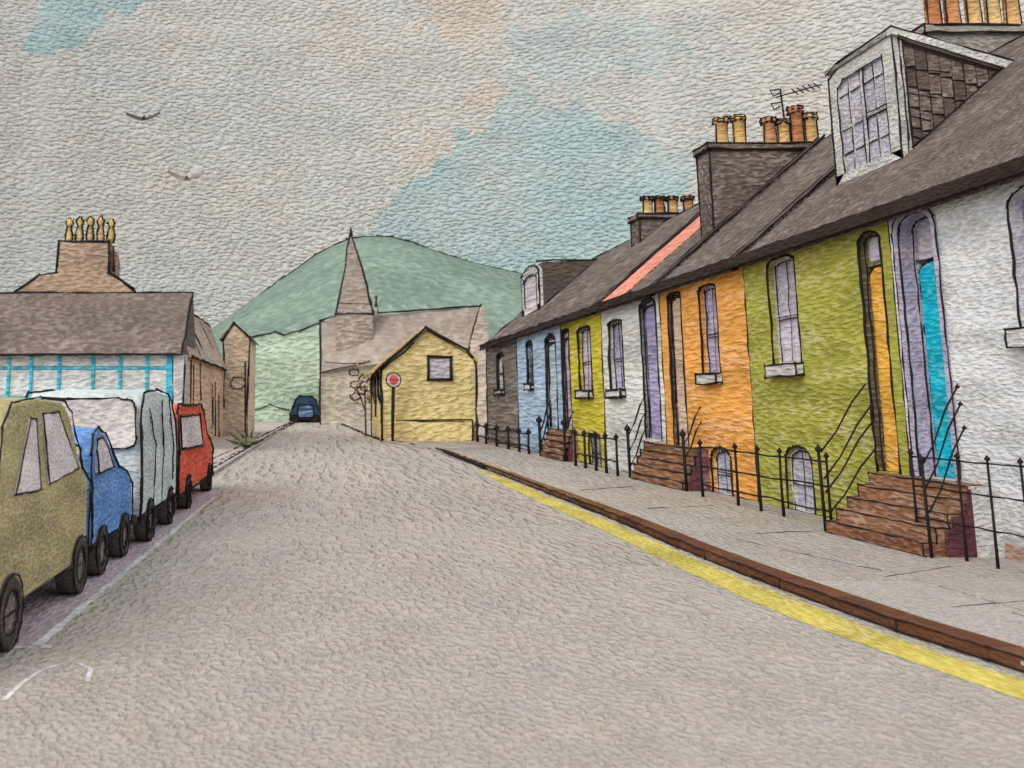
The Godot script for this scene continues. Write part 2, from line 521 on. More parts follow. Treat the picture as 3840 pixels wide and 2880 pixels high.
func build_terrace() -> void:
	var lav := [186, 178, 204]
	var pale := [205, 200, 218]
	var slate := [110, 100, 93]
	# nearest, white with the turquoise door
	var h: Node3D
	var tw := [13.38, 14.2, 1.06, 5.18, 0.26]
	var rw := [10.6, 11.9, 3.17, 5.1, 0.25]
	h = terraced_house("white house with turquoise arched door, nearest on the right", 9.0, 14.41, [224, 228, 233], slate, [tw, rw], false)
	door(h, tw, 0.24, 4.42, [30, 200, 232], lav, pale, 0.1)
	window(h, rw, 0.2, [150, 124, 190], pale, true, 0.26)
	var pl := mb()
	box(pl, FACE - 0.05, FACE - 0.002, -0.05, 0.3, 9.01, 12.5)
	obj("plinth", pl, wall_paper(206, 172, 156, 11.5), h, "pale pinkish plinth")
	# green
	var gw := [17.35, 18.42, 2.96, 5.15, 0.14]
	var gb := [17.25, 18.25, 0.06, 1.36, 0.3]
	var gd := [14.66, 15.28, 1.06, 5.1, 0.2]
	h = terraced_house("olive green house with tall yellow door and large white dormer", 14.415, 19.44, [174, 174, 80], slate, [gw, gb, gd])
	door(h, gd, 0.12, 4.5, [246, 186, 76], [118, 108, 84], pale)
	window(h, gw, 0.12, [202, 200, 208], pale)
	window(h, gb, 0.1, [212, 212, 214], [196, 192, 212], false)
	dormer(h)
	chimney(h, 13.9, 16.6, 8.6, 10.72, 19.3, 20.1, [146, 142, 134], [14.38, 14.83, 15.32, 15.78, 16.22], 0.16, 1.25, [3, 2, 0, 1, 4])
	# orange
	var ow := [20.86, 21.8, 2.88, 5.02, 0.1]
	var ob := [20.6, 21.65, 0.06, 1.17, 0.3]
	var od := [22.9, 23.78, 1.05, 5.08, 0.1]
	h = terraced_house("orange house with narrow sash window and pale beige door", 19.445, 24.3, [240, 172, 88], slate, [ow, ob, od])
	door(h, od, 0.1, 4.95, [206, 182, 160], [120, 104, 96], pale)
	window(h, ow, 0.12, [196, 188, 208], [186, 176, 206])
	window(h, ob, 0.1, [212, 212, 214], [190, 190, 212], false)
	chimney(h, 11.15, 14.6, 6.4, 9.5, 24.5, 25.3, [112, 102, 95], [[11.72, 1.0], [12.22, 1.08], [13.1, 1.0], [13.5, 0.95], [13.9, 1.4], [14.3, 1.15]], 0.17, 0.86, [4, 0, 2, 1, 3, 4])
	aerial()
	# white in the middle
	var ww := [27.4, 28.7, 2.6, 4.78, 0.1]
	var wd := [24.62, 25.85, 1.2, 5.15, 0.25]
	h = terraced_house("small white house with lavender door and salmon strip of roof", 24.305, 29.4, [220, 222, 218], slate, [ww, wd])
	door(h, wd, 0.14, 4.95, [172, 162, 206], [150, 152, 156], lav)
	window(h, ww, 0.14, [188, 190, 196], [184, 174, 206])
	var sal := mb()
	var sx := FACE - 0.2
	slab_d(sal, PackedVector2Array([Vector2(sx, roof_y(sx) + 0.05), Vector2(RIDGE_X - 0.4, roof_y(RIDGE_X - 0.4) + 0.05), Vector2(RIDGE_X - 0.4, roof_y(RIDGE_X - 0.4) + 0.003), Vector2(sx, roof_y(sx) + 0.003)]), 27.0, 29.19)
	for c in h.get_children():
		if c.name == "roof":
			obj("salmon_tiles", sal, roof_paper(232, 152, 134, 28.0), c, "salmon pink strip of roof")
	# yellow
	var yw := [30.6, 32.05, 2.6, 4.85, 0.12]
	var yb := [30.0, 31.3, 0.06, 1.12, 0.0]
	var yd := [33.2, 34.2, 1.22, 4.95, 0.1]
	h = terraced_house("narrow mustard yellow house with small basement door behind railings", 29.405, 34.3, [200, 188, 60], slate, [yw, yb, yd], false)
	door(h, yd, 0.12, 4.6, [182, 160, 190], [140, 130, 134], pale)
	window(h, yw, 0.12, [206, 202, 206], [196, 184, 212])
	window(h, yb, 0.08, [216, 216, 216], [120, 112, 120], false)
	chimney(h, 13.2, 16.0, 8.0, 9.85, 35.6, 36.6, [112, 102, 95], [13.72, 14.2, 14.75, 15.4], 0.2, 0.8)
	# blue
	var bw := [38.9, 39.9, 3.0, 4.9, 0.2]
	var bd := [35.1, 36.7, 1.22, 4.95, 0.4]
	h = terraced_house("pale blue house with arched blue white door and slim window", 34.305, 41.9, [168, 196, 226], [112, 102, 95], [bw, bd], false)
	door(h, bd, 0.14, 4.6, [178, 196, 212], [196, 204, 210], pale)
	window(h, bw, 0.12, [206, 210, 216], [180, 190, 210])
	# grey
	var yw2 := [44.9, 46.6, 2.85, 4.72, 0.2]
	h = terraced_house("grey stone house at the far end of the terrace", 41.905, 49.5, [124, 116, 108], [112, 102, 95], [yw2], false)
	window(h, yw2, 0.12, [206, 206, 206], [198, 196, 204])
	far_dormer(h)
	var k := mb()
	ink(k, [v(FACE - 0.2, 49.5, roof_y(FACE - 0.2)), v(RIDGE_X, 49.5, RIDGE_Y)], 2.4)
	ink(k, [v(FACE, 49.5, 0), v(FACE, 49.5, EAVE)], 2.2)
	obj("gable_ink_outline", k, ink_mat, h)


func dormer(h: Node3D) -> void:
	var x := 10.9
	var d0 := 16.05
	var d1 := 18.15
	var yb := roof_y(x) - 0.02
	var yt := 9.12
	var xe := 12.95      # where its roof meets the slope
	var ye := roof_y(xe) + 0.05
	var white := paper(208, 208, 206, 16, Vector3(1.6, 1, 2.2))
	# front frame with a bowed head; panes stand behind it
	var st := mb()
	var pts := PackedVector2Array([Vector2(d1, yb), Vector2(d1, yt - 0.12), Vector2(d1 - 0.35, yt), Vector2(d0, yt), Vector2(d0, yb)])
	var ins := PackedVector2Array([Vector2(d1 - 0.28, yb + 0.2), Vector2(d1 - 0.28, yt - 0.42), Vector2(d1 - 0.5, yt - 0.3), Vector2(d0 + 0.32, yt - 0.3), Vector2(d0 + 0.32, yb + 0.2)])
	ring(st, ins, pts, x, x + 0.12)
	box(st, x, x + 0.12, yb - 0.001, yb + 0.2, d0 + 0.001, d1 - 0.001)
	var f := obj("dormer", st, white, h)
	# bars
	var gm := paper(202, 200, 206, 16)
	var mid := (d0 + d1) / 2
	var ym := yb + 1.1
	var bars := [[mid - 0.06, mid + 0.06, yb + 0.2, yt - 0.3], [d0 + 0.32, mid - 0.064, ym, ym + 0.1], [mid + 0.064, d1 - 0.28, ym, ym + 0.1]]
	for c in [[d0 + 0.32, mid - 0.06], [mid + 0.06, d1 - 0.28]]:
		var cm: float = (c[0] + c[1]) / 2
		bars.append([cm - 0.022, cm + 0.022, yb + 0.2, ym - 0.003])
		bars.append([cm - 0.022, cm + 0.022, ym + 0.103, yt - 0.32])
		for y in [yb + 0.6, ym + 0.72]:
			bars.append([c[0], cm - 0.025, y, y + 0.045])
			bars.append([cm + 0.025, c[1], y, y + 0.045])
	var k := mb()
	for b in bars:
		var s := mb()
		box(s, x + 0.03, x + 0.1, b[2], b[3], b[0], b[1])
		obj("glazing_bar", s, gm, f)
		if b[1] - b[0] < 0.2:
			if b[1] - b[0] > 0.08:
				ink(k, [v(x + 0.03, b[0], b[2]), v(x + 0.03, b[0], b[3])], 1.6)
			ink(k, [v(x + 0.03, b[1], b[2]), v(x + 0.03, b[1], b[3])], 1.4)
		else:
			ink(k, [v(x + 0.03, b[0], b[2]), v(x + 0.03, b[1], b[2])], 1.6)
			if b[3] - b[2] > 0.08:
				ink(k, [v(x + 0.03, b[0], b[3]), v(x + 0.03, b[1], b[3])], 1.5)
	var pm := paper(198, 195, 212, 16)
	for c in [[d0 + 0.3, mid - 0.01], [mid + 0.01, d1 - 0.26]]:
		var cm: float = (c[0] + c[1]) / 2
		for cc in [[c[0], cm - 0.005], [cm + 0.005, c[1]]]:
			for y in [[yb + 0.18, yb + 0.61], [yb + 0.62, ym + 0.04], [ym + 0.06, ym + 0.73], [ym + 0.74, yt - 0.28]]:
				var s := mb()
				box(s, x + 0.06, x + 0.09, y[0], y[1], cc[0], cc[1])
				obj("pane", s, pm, f)
	# cheek towards the camera: hung slates in strips, clipped by the roof slope
	var body := mb()
	slab_d(body, PackedVector2Array([Vector2(x + 0.12, roof_y(x + 0.12) - 0.15), Vector2(xe, roof_y(xe) - 0.15), Vector2(xe, ye), Vector2(x + 0.12, yt - 0.06)]), d0 + 0.06, d1 - 0.06)
	obj("cheek", body, paper(92, 82, 76, 16), f)
	var tones := [[112, 100, 92], [104, 94, 86], [120, 108, 100], [98, 88, 82]]
	var sx := x + 0.2
	var i := 0
	while sx < xe - 0.15:
		var top := lerpf(yt, ye, (sx - x) / (xe - x)) - 0.16
		var y := top
		while y > roof_y(sx) + 0.06:
			var y2 := maxf(y - 0.4, roof_y(sx) + 0.02)
			var s := mb()
			slab_d(s, PackedVector2Array([Vector2(sx, y2), Vector2(sx + 0.205, maxf(y2, roof_y(sx + 0.205) + 0.02)), Vector2(sx + 0.205, y - 0.02 - 0.05), Vector2(sx, y - 0.02)]) if y - 0.1 > roof_y(sx + 0.205) else PackedVector2Array([Vector2(sx, y2), Vector2(sx + 0.12, y - 0.03), Vector2(sx, y - 0.02)]), d0 + 0.015 + 0.012 * (i % 2), d0 + 0.059)
			var t: Array = tones[rng.randi() % 4]
			obj("slate", s, paper(t[0], t[1], t[2], 16), f)
			i += 1
			y -= 0.4
		ink(k, [v(sx - 0.012, d0 + 0.03, top + 0.02), v(sx - 0.012, d0 + 0.03, maxf(roof_y(sx) + 0.03, top - rng.randf_range(1.2, 2.4)))], 1.5)
		sx += 0.225
	for q in [0.45, 0.95, 1.4, 1.8]:
		ink(k, [v(x + 0.2, d0 + 0.01, yt - q - 0.2), v(x + 0.2 + rng.randf_range(0.3, 0.9), d0 + 0.01, yt - q - 0.3)], 1.4)
	# corner post, white barge board and roof
	var pst := mb()
	box(pst, x + 0.124, x + 0.2, yb + 0.12, yt - 0.12, d0 + 0.002, d0 + 0.06)
	obj("corner_post", pst, white, f)
	var brd := mb()
	slab_d(brd, PackedVector2Array([Vector2(x - 0.05, yt - 0.02), Vector2(xe + 0.15, ye - 0.12), Vector2(xe + 0.15, ye + 0.05), Vector2(x - 0.05, yt + 0.12)]), d0 - 0.08, d0 + 0.05)
	obj("barge_board", brd, white, f)
	var top := mb()
	slab_d(top, PackedVector2Array([Vector2(x - 0.05, yt + 0.0), Vector2(xe + 0.15, ye - 0.06), Vector2(xe + 0.15, ye + 0.03), Vector2(x - 0.05, yt + 0.08)]), d0 + 0.051, d1 + 0.05)
	obj("dormer_roof", top, paper(150, 148, 144, 16), f)
	ink(k, on_x(pts, x), 2.4)
	ink(k, [v(x, d0, yb), v(x, d1, yb)], 2.6)
	ink(k, on_x(ins, x), 1.8)
	ink(k, [v(x - 0.05, d1, yt - 0.02), v(x - 0.05, d1 - 0.35, yt + 0.1), v(x - 0.05, d0 - 0.08, yt + 0.12), v(xe + 0.15, d0 - 0.08, ye + 0.07)], 2.4)
	ink(k, [v(x + 0.1, d0 - 0.08, yt - 0.06), v(xe + 0.1, d0 - 0.08, ye - 0.14)], 1.5)
	ink(k, [v(x + 0.2, d0, yb + 0.12), v(x + 0.2, d0, yt - 0.1)], 2.2)
	ink(k, [v(x + 0.12, d0 - 0.01, yb + 0.1), v(x + 0.12, d0 - 0.01, yt - 0.1)], 1.8)
	ink(k, [v(x + 0.2, d0, roof_y(x + 0.2) + 0.03), v(xe, d0, ye - 0.05)], 2.4)
	obj("ink_outline", k, ink_mat, f)


func far_dormer(h: Node3D) -> void:
	var x := 10.9
	var yb := roof_y(x)
	var d0 := 43.2
	var d1 := 46.8
	var yt := 9.1
	var st := mb()
	var o := outline(d0, d1, yb, yt, 0.5)
	ring(st, grown(o, -0.4), o, x, x + 0.2)
	box(st, x, x + 0.2, yb, yb + 0.3, d0 + 0.003, d1 - 0.003)
	var f := obj("dormer", st, wall_paper(206, 206, 208, 45), h)
	var pn := mb()
	box(pn, x + 0.05, x + 0.15, yb + 0.2, yt - 0.3, d0 + 0.36, d1 - 0.36)
	obj("pane", pn, wall_paper(206, 202, 214, 45), f)
	var c := mb()
	slab_d(c, PackedVector2Array([Vector2(x + 0.21, yb), Vector2(RIDGE_X, RIDGE_Y - 0.3), Vector2(RIDGE_X, yt + 0.12), Vector2(x + 0.21, yt - 0.06)]), d0 + 0.01, d1 - 0.01)
	obj("cheek", c, paper(98, 90, 84, 44), f)
	var k := mb()
	ink(k, on_x(o, x), 2.2)
	ink(k, on_x(grown(o, -0.5), x), 1.6)
	ink(k, [v(x, d0, yb), v(x, d1, yb)], 2.0)
	ink(k, [v(x, d0, yt), v(RIDGE_X, d0, yt + 0.12)], 2.6)
	ink(k, [v(x, d0, yb), v(RIDGE_X - 0.3, d0, RIDGE_Y - 0.3)], 2.2)
	obj("ink_outline", k, ink_mat, f)


func aerial() -> void:
	var base := v(13.62, 24.9, 9.5)
	var t := thing("television_aerial", "thin black television aerial on the tall chimney beside the dormer", "aerial", base)
	var m := mb()
	bar(m, base, base + Vector3(-0.1, 1.75, 0), 0.026)
	obj("mast", m, ink_mat, t)
	var b := mb()
	var a := base + Vector3(-0.25, 1.5, 0)
	var e := base + Vector3(1.05, 1.85, 0.1)
	bar(b, a, e, 0.02)
	obj("boom", b, ink_mat, t)
	for i in 5:
		var c := mb()
		var p := a.lerp(e, 0.42 + 0.12 * i)
		bar(c, p + Vector3(0.02, -0.12, 0.12), p + Vector3(-0.02, 0.13, -0.12), 0.018)
		obj("element", c, ink_mat, t)
	for s in [-1, 1]:
		var c := mb()
		var p := base + Vector3(-0.22, 1.45 + s * 0.2, 0)
		tube(c, PackedVector3Array([p + Vector3(0.1, 0.1, 0), p + Vector3(-0.18, 0.06, 0), p + Vector3(-0.1, -0.12, 0), p + Vector3(0.08, -0.02, 0)]), PackedFloat32Array([0.025, 0.025, 0.025, 0.025]), 5)
		obj("reflector", c, ink_mat, t)


# steps from the pavement to raised front doors
func steps(label: String, x0: float, d0: float, d1: float, rise: float, n: int, hands: Array, stub_color: Array) -> void:
	var t := thing("front_steps", label, "steps", v(FACE, (d0 + d1) / 2, 0.1), "brown front steps of the terrace")
	var k := mb()
	var tones := [[140, 98, 74], [162, 122, 94], [150, 110, 86], [158, 116, 86], [146, 108, 82]]
	for i in n:
		var xa := lerpf(x0, FACE - 0.12, float(i) / n)
		var ya := 0.1 + rise * i / n
		var yb := 0.1 + rise * (i + 1) / n
		var st := mb()
		box(st, xa, FACE - 0.004, ya + 0.002, yb, d0 + 0.04, d1)
		var c: Array = tones[i % 5]
		obj("step", st, wall_paper(c[0], c[1], c[2], d1), t)
		ink(k, [v(xa, d1, ya), v(xa, d1, yb), v(xa, d0 + 0.04, yb)], 1.9)
		ink(k, [v(xa, d0 + 0.04, ya), v(xa, d0 + 0.04, yb), v(lerpf(x0, FACE - 0.12, float(i + 1) / n), d0 + 0.04, yb)], 1.9)
		ink(k, [v(xa, d1, yb), v(lerpf(x0, FACE - 0.12, float(i + 1) / n), d1, yb)], 1.9)
	ink(k, [v(x0, d0, 0.1), v(x0, d1, 0.1)], 2.4)
	var sd := mb()
	var poly := PackedVector2Array([Vector2(x0 + (FACE - x0) * 0.28, 0.105)])
	for i in range(1, n):
		var xa := minf(lerpf(x0, FACE - 0.12, float(i) / n) + 0.04, FACE - (FACE - x0) * 0.36 - 0.02)
		poly.append(Vector2(maxf(xa, poly[0].x), 0.1 + rise * i / n))
		poly.append(Vector2(maxf(xa, poly[0].x + 0.01), 0.1 + rise * (i + 0.8) / n))
	var xb := FACE - (FACE - x0) * 0.36
	poly.append(Vector2(xb, 0.1 + rise * 0.96))
	poly.append(Vector2(xb, 0.105))
	slab_d(sd, poly, d0 - 0.02, d0 + 0.035)
	var stub := mb()
	box(stub, xb + 0.004, FACE - 0.004, 0.102, 0.1 + rise, d0 - 0.02, d0 + 0.035)
	obj("stub_wall", stub, paper(stub_color[0], stub_color[1], stub_color[2], d0), t)
	obj("side_panel", sd, paper(104, 68, 78, d0), t, "purple brown side of the steps")
	for hd in hands:
		var dd: float = hd[0]
		for line in hd[1]:
			var s := mb()
			var a := v(line[0], dd, line[1])
			var b := v(line[2], dd, line[3])
			var r := dd * PX * 0.95
			tube(s, PackedVector3Array([a, a.lerp(b, 0.3) + Vector3(0.02, -0.02, 0), a.lerp(b, 0.7) + Vector3(-0.015, 0.02, 0), b]), PackedFloat32Array([r, r * 0.8, r, r * 0.9]), 6)
			if hd[2]:
				lathe(s, b + Vector3(0, -r * 2.0, 0), [[0.0, 0.0], [r * 2.2, r * 1.0], [r * 2.4, r * 2.6], [r * 0.8, r * 4.0], [0.0, r * 6.0]], 8)
			obj("handrail", s, ink_mat, t)
		var p := mb()
		var r := dd * PX * 1.5
		bar(p, v(x0 + 0.05, dd, 0.1), v(x0 + 0.03, dd, 1.42), r)
		lathe(p, v(x0 + 0.03, dd, 1.38), [[0.0, 0.0], [r * 1.9, r * 0.8], [r * 2.2, r * 2.6], [r * 0.7, r * 4.2], [0.0, r * 6.0]], 8)
		obj("newel_post", p, ink_mat, t)
	obj("ink_outline", k, ink_mat, t)


func railing(label: String, x: float, ds: Array, top: float, rails: Array) -> void:
	var t := thing("iron_railing", label, "railing", v(x, (ds[0] + ds[-1]) / 2, 0.1), "black iron railings along the pavement")
	for d in ds:
		var u: float = d * PX
		var p := mb()
		var lean := Vector3(rng.randf_range(-0.5, 0.5), 0, rng.randf_range(-0.5, 0.5)) * u
		tube(p, PackedVector3Array([v(x, d, 0.1), v(x, d, top * 0.5) + lean, v(x, d, top)]), PackedFloat32Array([u * 1.6, u * 1.2, u * 1.2]), 7)
		lathe(p, v(x, d, top - u * 2), [[u * 1.2, 0.0], [u * 2.5, u * 1.0], [u * 2.8, u * 2.2], [u * 1.5, u * 3.8], [0.0, u * 6.0]], 8)
		obj("post", p, ink_mat, t)
	for y in rails:
		for i in ds.size() - 1:
			var s := mb()
			var a := v(x, ds[i], y)
			var b := v(x, ds[i + 1], y)
			var u: float = ds[i] * PX
			tube(s, PackedVector3Array([a, a.lerp(b, 0.5) + Vector3(0, rng.randf_range(-1, 1) * u * 1.5, 0), b]), PackedFloat32Array([u * 1.0, u * 0.75, u * 1.1]), 5)
			obj("rail", s, ink_mat, t)


# ------------------------------------------------------------------ vehicles
func car_skin(st: SurfaceTool, prof: PackedVector2Array, xr: float, w: float, belt: float, tumble: float) -> void:
	var c := Vector2.ZERO
	for p in prof:
		c += p / prof.size()
	var rows := []
	for s in [[0.0, 0.94], [0.03, 0.965], [0.1, 0.982], [0.3, 0.995], [0.6, 1.0], [w - 0.6, 1.0], [w - 0.3, 0.995], [w - 0.1, 0.982], [w - 0.03, 0.965], [w, 0.94]]:
		var row := PackedVector3Array()
		for p in prof:
			var q: Vector2 = c + (p - c) * s[1]
			var inset := maxf(0.0, p.y - belt) * tumble
			var x: float = xr - inset - s[0] * (w - 2 * inset) / w
			row.append(v(x, q.x, q.y))
		rows.append(row)
	var n := prof.size()
	for r in rows.size() - 1:
		for i in n:
			var j := (i + 1) % n
			quad(st, rows[r][i], rows[r][j], rows[r + 1][j], rows[r + 1][i])
	var t := Geometry2D.triangulate_polygon(prof)
	for i in range(0, t.size(), 3):
		tri(st, rows[0][t[i]], rows[0][t[i + 1]], rows[0][t[i + 2]])
		tri(st, rows[-1][t[i + 2]], rows[-1][t[i + 1]], rows[-1][t[i]])


# geometry is given in (d, y); side windows lie on the leaning flank
func car(called: String, label: String, category: String, at: Vector3, turn: float, prof: PackedVector2Array, xr: float, w: float, belt: float, tumble: float, body: Array, side: Array, wheels: Array, wr: float, md: float, ends: Array, tooth: float) -> Node3D:
	var t := thing(called, label, category, at)
	t.rotation.y = turn
	if turn != 0.0:
		bases[t] = Vector3.ZERO
	var u: float = md * PX
	var st := mb()
	car_skin(st, prof, xr, w, belt, tumble)
	var b := obj("body", st, paper(body[0], body[1], body[2], tooth), t)
	var k := mb()
	for q in [0.0, w]:
		var loop := []
		for p in prof:
			var inset := maxf(0.0, p.y - belt) * tumble
			loop.append(v(xr - inset + 0.005 if q == 0.0 else xr - w + inset - 0.005, p.x, p.y))
		ink(k, loop + [loop[0]], 2.6, u)
	for wn in side:
		for sd in [0, 1]:
			var s := mb()
			var poly: PackedVector2Array = wn
			var tr := Geometry2D.triangulate_polygon(poly)
			var at3 := func(p: Vector2, off: float) -> Vector3:
				var inset := maxf(0.0, p.y - belt) * tumble
				return v(xr - inset + off if sd == 0 else xr - w + inset - off, p.x, p.y)
			for i in range(0, tr.size(), 3):
				tri(s, at3.call(poly[tr[i]], 0.014), at3.call(poly[tr[i + 1]], 0.014), at3.call(poly[tr[i + 2]], 0.014))
			var loop := []
			for i in poly.size():
				quad(s, at3.call(poly[i], 0.014), at3.call(poly[(i + 1) % poly.size()], 0.014), at3.call(poly[(i + 1) % poly.size()], -0.03), at3.call(poly[i], -0.03))
				loop.append(at3.call(poly[i], 0.016))
			obj("side_window", s, paper(226, 218, 220, tooth), t)
			ink(k, loop + [loop[0]], 2.3, u)
	# windscreen / rear window, lamps and bumpers: [d, lean, y0, y1, outward]
	for e in ends:
		var s := mb()
		var edge: float = e[6] if e.size() > 6 else 0.12
		var ia := maxf(0.0, e[2] - belt) * tumble + edge
		var ib := maxf(0.0, e[3] - belt) * tumble + edge * 1.15
		var d0: float = e[0]
		var d1: float = e[0] + e[1]
		var o: float = e[4] * 0.02
		var q4 := [v(xr - ia, d0 + o, e[2]), v(xr - w + ia, d0 + o, e[2]), v(xr - w + ib, d1 + o, e[3]), v(xr - ib, d1 + o, e[3])]
		var c := []
		for i in 20:
			var a := TAU * (i + 0.5) / 20
			var uu := 0.5 + 0.5 * signf(cos(a)) * pow(absf(cos(a)), 0.2)
			var vv := 0.5 + 0.5 * signf(sin(a)) * pow(absf(sin(a)), 0.28)
			c.append((q4[0].lerp(q4[1], uu)).lerp(q4[3].lerp(q4[2], uu), vv))
		for i in 20:
			var n := (i + 1) % 20
			tri(s, (q4[0] + q4[2]) / 2, c[i], c[n])
			quad(s, c[i], c[n], c[n] + Vector3(0, 0, e[4] * 0.06), c[i] + Vector3(0, 0, e[4] * 0.06))
		obj("windscreen", s, paper(216, 209, 207, tooth), t)
		ink(k, c + [c[0]], 2.3, u)
		var dl: float = e[5]
		var bm := mb()
		box(bm, xr - w + 0.05, xr - 0.05, 0.36, 0.5, minf(dl, dl + e[4] * 0.07), maxf(dl, dl + e[4] * 0.07))
		obj("bumper", bm, paper(96, 92, 88, tooth), t)
		for q in [0.18, w - 0.42]:
			var lm := mb()
			box(lm, xr - q - 0.24, xr - q, 0.72, 0.86, minf(dl, dl + e[4] * 0.05), maxf(dl, dl + e[4] * 0.05))
			obj("lamp", lm, paper(220, 208, 180, tooth) if e[4] < 0 else paper(180, 60, 50, tooth), t)
	for d in wheels:
		for sd in [0, 1]:
			var xo := xr + 0.035 if sd == 0 else xr - w - 0.035
			var xi := xr - 0.19 if sd == 0 else xr - w + 0.19
			var s := mb()
			s.set_smooth_group(3)
			var prf := [[xi, wr * 0.9], [lerpf(xi, xo, 0.15), wr], [lerpf(xi, xo, 0.85), wr], [xo, wr * 0.9], [xo, wr * 0.58], [lerpf(xo, xi, 0.15), wr * 0.55]]
			for i in prf.size() - 1:
				for n in 20:
					var c := []
					for q in [[i, n], [i, n + 1], [i + 1, n + 1], [i + 1, n]]:
						var a: float = TAU * q[1] / 20
						c.append(v(prf[q[0]][0], d + cos(a) * prf[q[0]][1], wr + sin(a) * prf[q[0]][1]))
					quad(s, c[0], c[1], c[2], c[3])
			s.set_smooth_group(-1)
			var wh := obj("wheel", s, paper(92, 84, 80, tooth), t)
			var hb := mb()
			var disc := PackedVector2Array()
			for n in 14:
				disc.append(Vector2(d + cos(TAU * n / 14) * wr * 0.57, wr + sin(TAU * n / 14) * wr * 0.57))
			slab_x(hb, disc, lerpf(xo, xi, 0.12), lerpf(xo, xi, 0.5))
			obj("hub", hb, paper(132, 122, 114, tooth), wh)
			for rr in [1.0, 0.6]:
				var loop := []
				for n in 13:
					loop.append(v(xo, d + cos(TAU * n / 12) * wr * rr, wr + sin(TAU * n / 12) * wr * rr))
				ink(k, loop, 2.4, u)
	obj("ink_outline", k, ink_mat, t)
	return t


func pv(a: Array) -> PackedVector2Array:
	var r := PackedVector2Array()
	for i in range(0, a.size(), 2):
		r.append(Vector2(a[i], a[i + 1]))
	return r


func build_cars() -> void:
	var none: Array = []
	var t := car("parked_van", "tall olive green van, nearest of the parked vehicles", "van", v(-3.65, 9.2, 0), 0, pv([7.2, 0.3, 7.15, 0.95, 7.3, 1.22, 7.95, 1.4, 8.2, 1.98, 8.5, 2.2, 9.4, 2.26, 10.3, 2.22, 10.55, 2.08, 10.85, 1.45, 11.15, 1.25, 11.2, 0.32]), -2.78, 1.8, 1.3, 0.12, [182, 172, 128],
		[pv([8.4, 1.36, 9.16, 1.33, 9.18, 2.04, 9.02, 2.05]), pv([9.46, 1.36, 10.62, 1.44, 9.98, 2.1, 9.42, 2.08])], [8.35, 10.75], 0.33, 9.0, [[7.98, 0.2, 1.45, 1.95, -1, 7.17], [10.86, -0.27, 1.48, 2.05, 1, 11.17]], 8.6)
	t = car("parked_car", "small bright blue car squeezed between the olive and grey vans", "car", v(-3.6, 12.6, 0), 0, pv([11.4, 0.4, 11.36, 1.15, 11.42, 1.55, 11.62, 1.8, 11.95, 1.88, 12.3, 1.78, 12.62, 1.5, 12.85, 1.32, 13.4, 1.2, 13.8, 1.0, 13.9, 0.7, 13.86, 0.4]), -2.8, 1.62, 1.25, 0.14, [108, 156, 222],
		[pv([11.66, 1.3, 12.52, 1.32, 12.28, 1.62, 12.05, 1.74, 11.8, 1.72, 11.68, 1.58])], [11.9, 13.25], 0.31, 12.2, [[11.4, 0.1, 1.3, 1.68, -1, 11.38], [12.83, -0.3, 1.36, 1.7, 1, 13.86]], 12.2)
	t = car("parked_van", "large grey blue van with broad pale windscreen", "van", v(-3.7, 15.8, 0), 0, pv([14.05, 0.42, 13.98, 1.3, 14.08, 2.12, 14.35, 2.36, 15.5, 2.42, 16.6, 2.36, 17.1, 2.2, 17.4, 1.85, 17.55, 1.3, 17.55, 0.42]), -2.7, 1.95, 1.5, 0.07, [212, 224, 228],
		none, [14.75, 16.75], 0.33, 15.5, [[13.95, 0.08, 1.5, 2.27, -1, 14.0, 0.06], [17.52, -0.14, 1.5, 1.95, 1, 17.52]], 15.0)
	for q in [[15.1, 0.55, 15.15, 1.5, 14.75, 2.1], [15.9, 0.5, 15.95, 1.3, 15.85, 2.25], [17.0, 0.8, 16.95, 1.6, 16.6, 2.25]]:
		var k := mb()
		ink(k, [v(-2.69, q[0], q[1]), v(-2.69, q[2], q[3]), v(-2.72, q[4], q[5])], 1.7)
		obj("door_seam", k, ink_mat, t)
	t = car("parked_van", "boxy red van, farthest in the parked row", "van", v(-3.5, 20.9, 0), 0, pv([18.0, 0.34, 17.95, 1.2, 18.1, 2.0, 18.4, 2.16, 21.9, 2.16, 22.3, 2.0, 22.7, 1.4, 23.5, 1.15, 23.75, 0.9, 23.75, 0.34]), -2.72, 1.7, 1.25, 0.1, [236, 102, 76],
		[pv([18.35, 1.26, 21.55, 1.2, 21.35, 1.92, 18.4, 1.92])], [19.2, 22.9], 0.34, 21.0, [[17.96, 0.1, 1.3, 1.9, -1, 17.97], [22.68, -0.32, 1.42, 1.95, 1, 23.72]], 20.0)
	var local := v(-1.2, 101.0, 0.0)
	t = car("dark_car", "small dark blue car at the top of the street", "car", local, PI / 2, pv([-1.7, 0.35, -1.75, 0.9, -1.4, 1.5, -1.15, 2.5, -0.7, 2.9, 0.7, 2.9, 1.1, 2.5, 1.45, 1.5, 1.75, 0.9, 1.7, 0.35]), 0.9, 1.8, 1.5, 0.06, [62, 92, 124],
		[pv([-1.0, 0.6, 0.9, 0.6, 0.75, 1.9, -0.85, 1.9])], [-1.1, 1.1], 0.42, 90.0, [], 95)
	for c in t.get_children():
		if str(c.name).begins_with("side_window"):
			c.material_override = paper(106, 140, 190, 95)


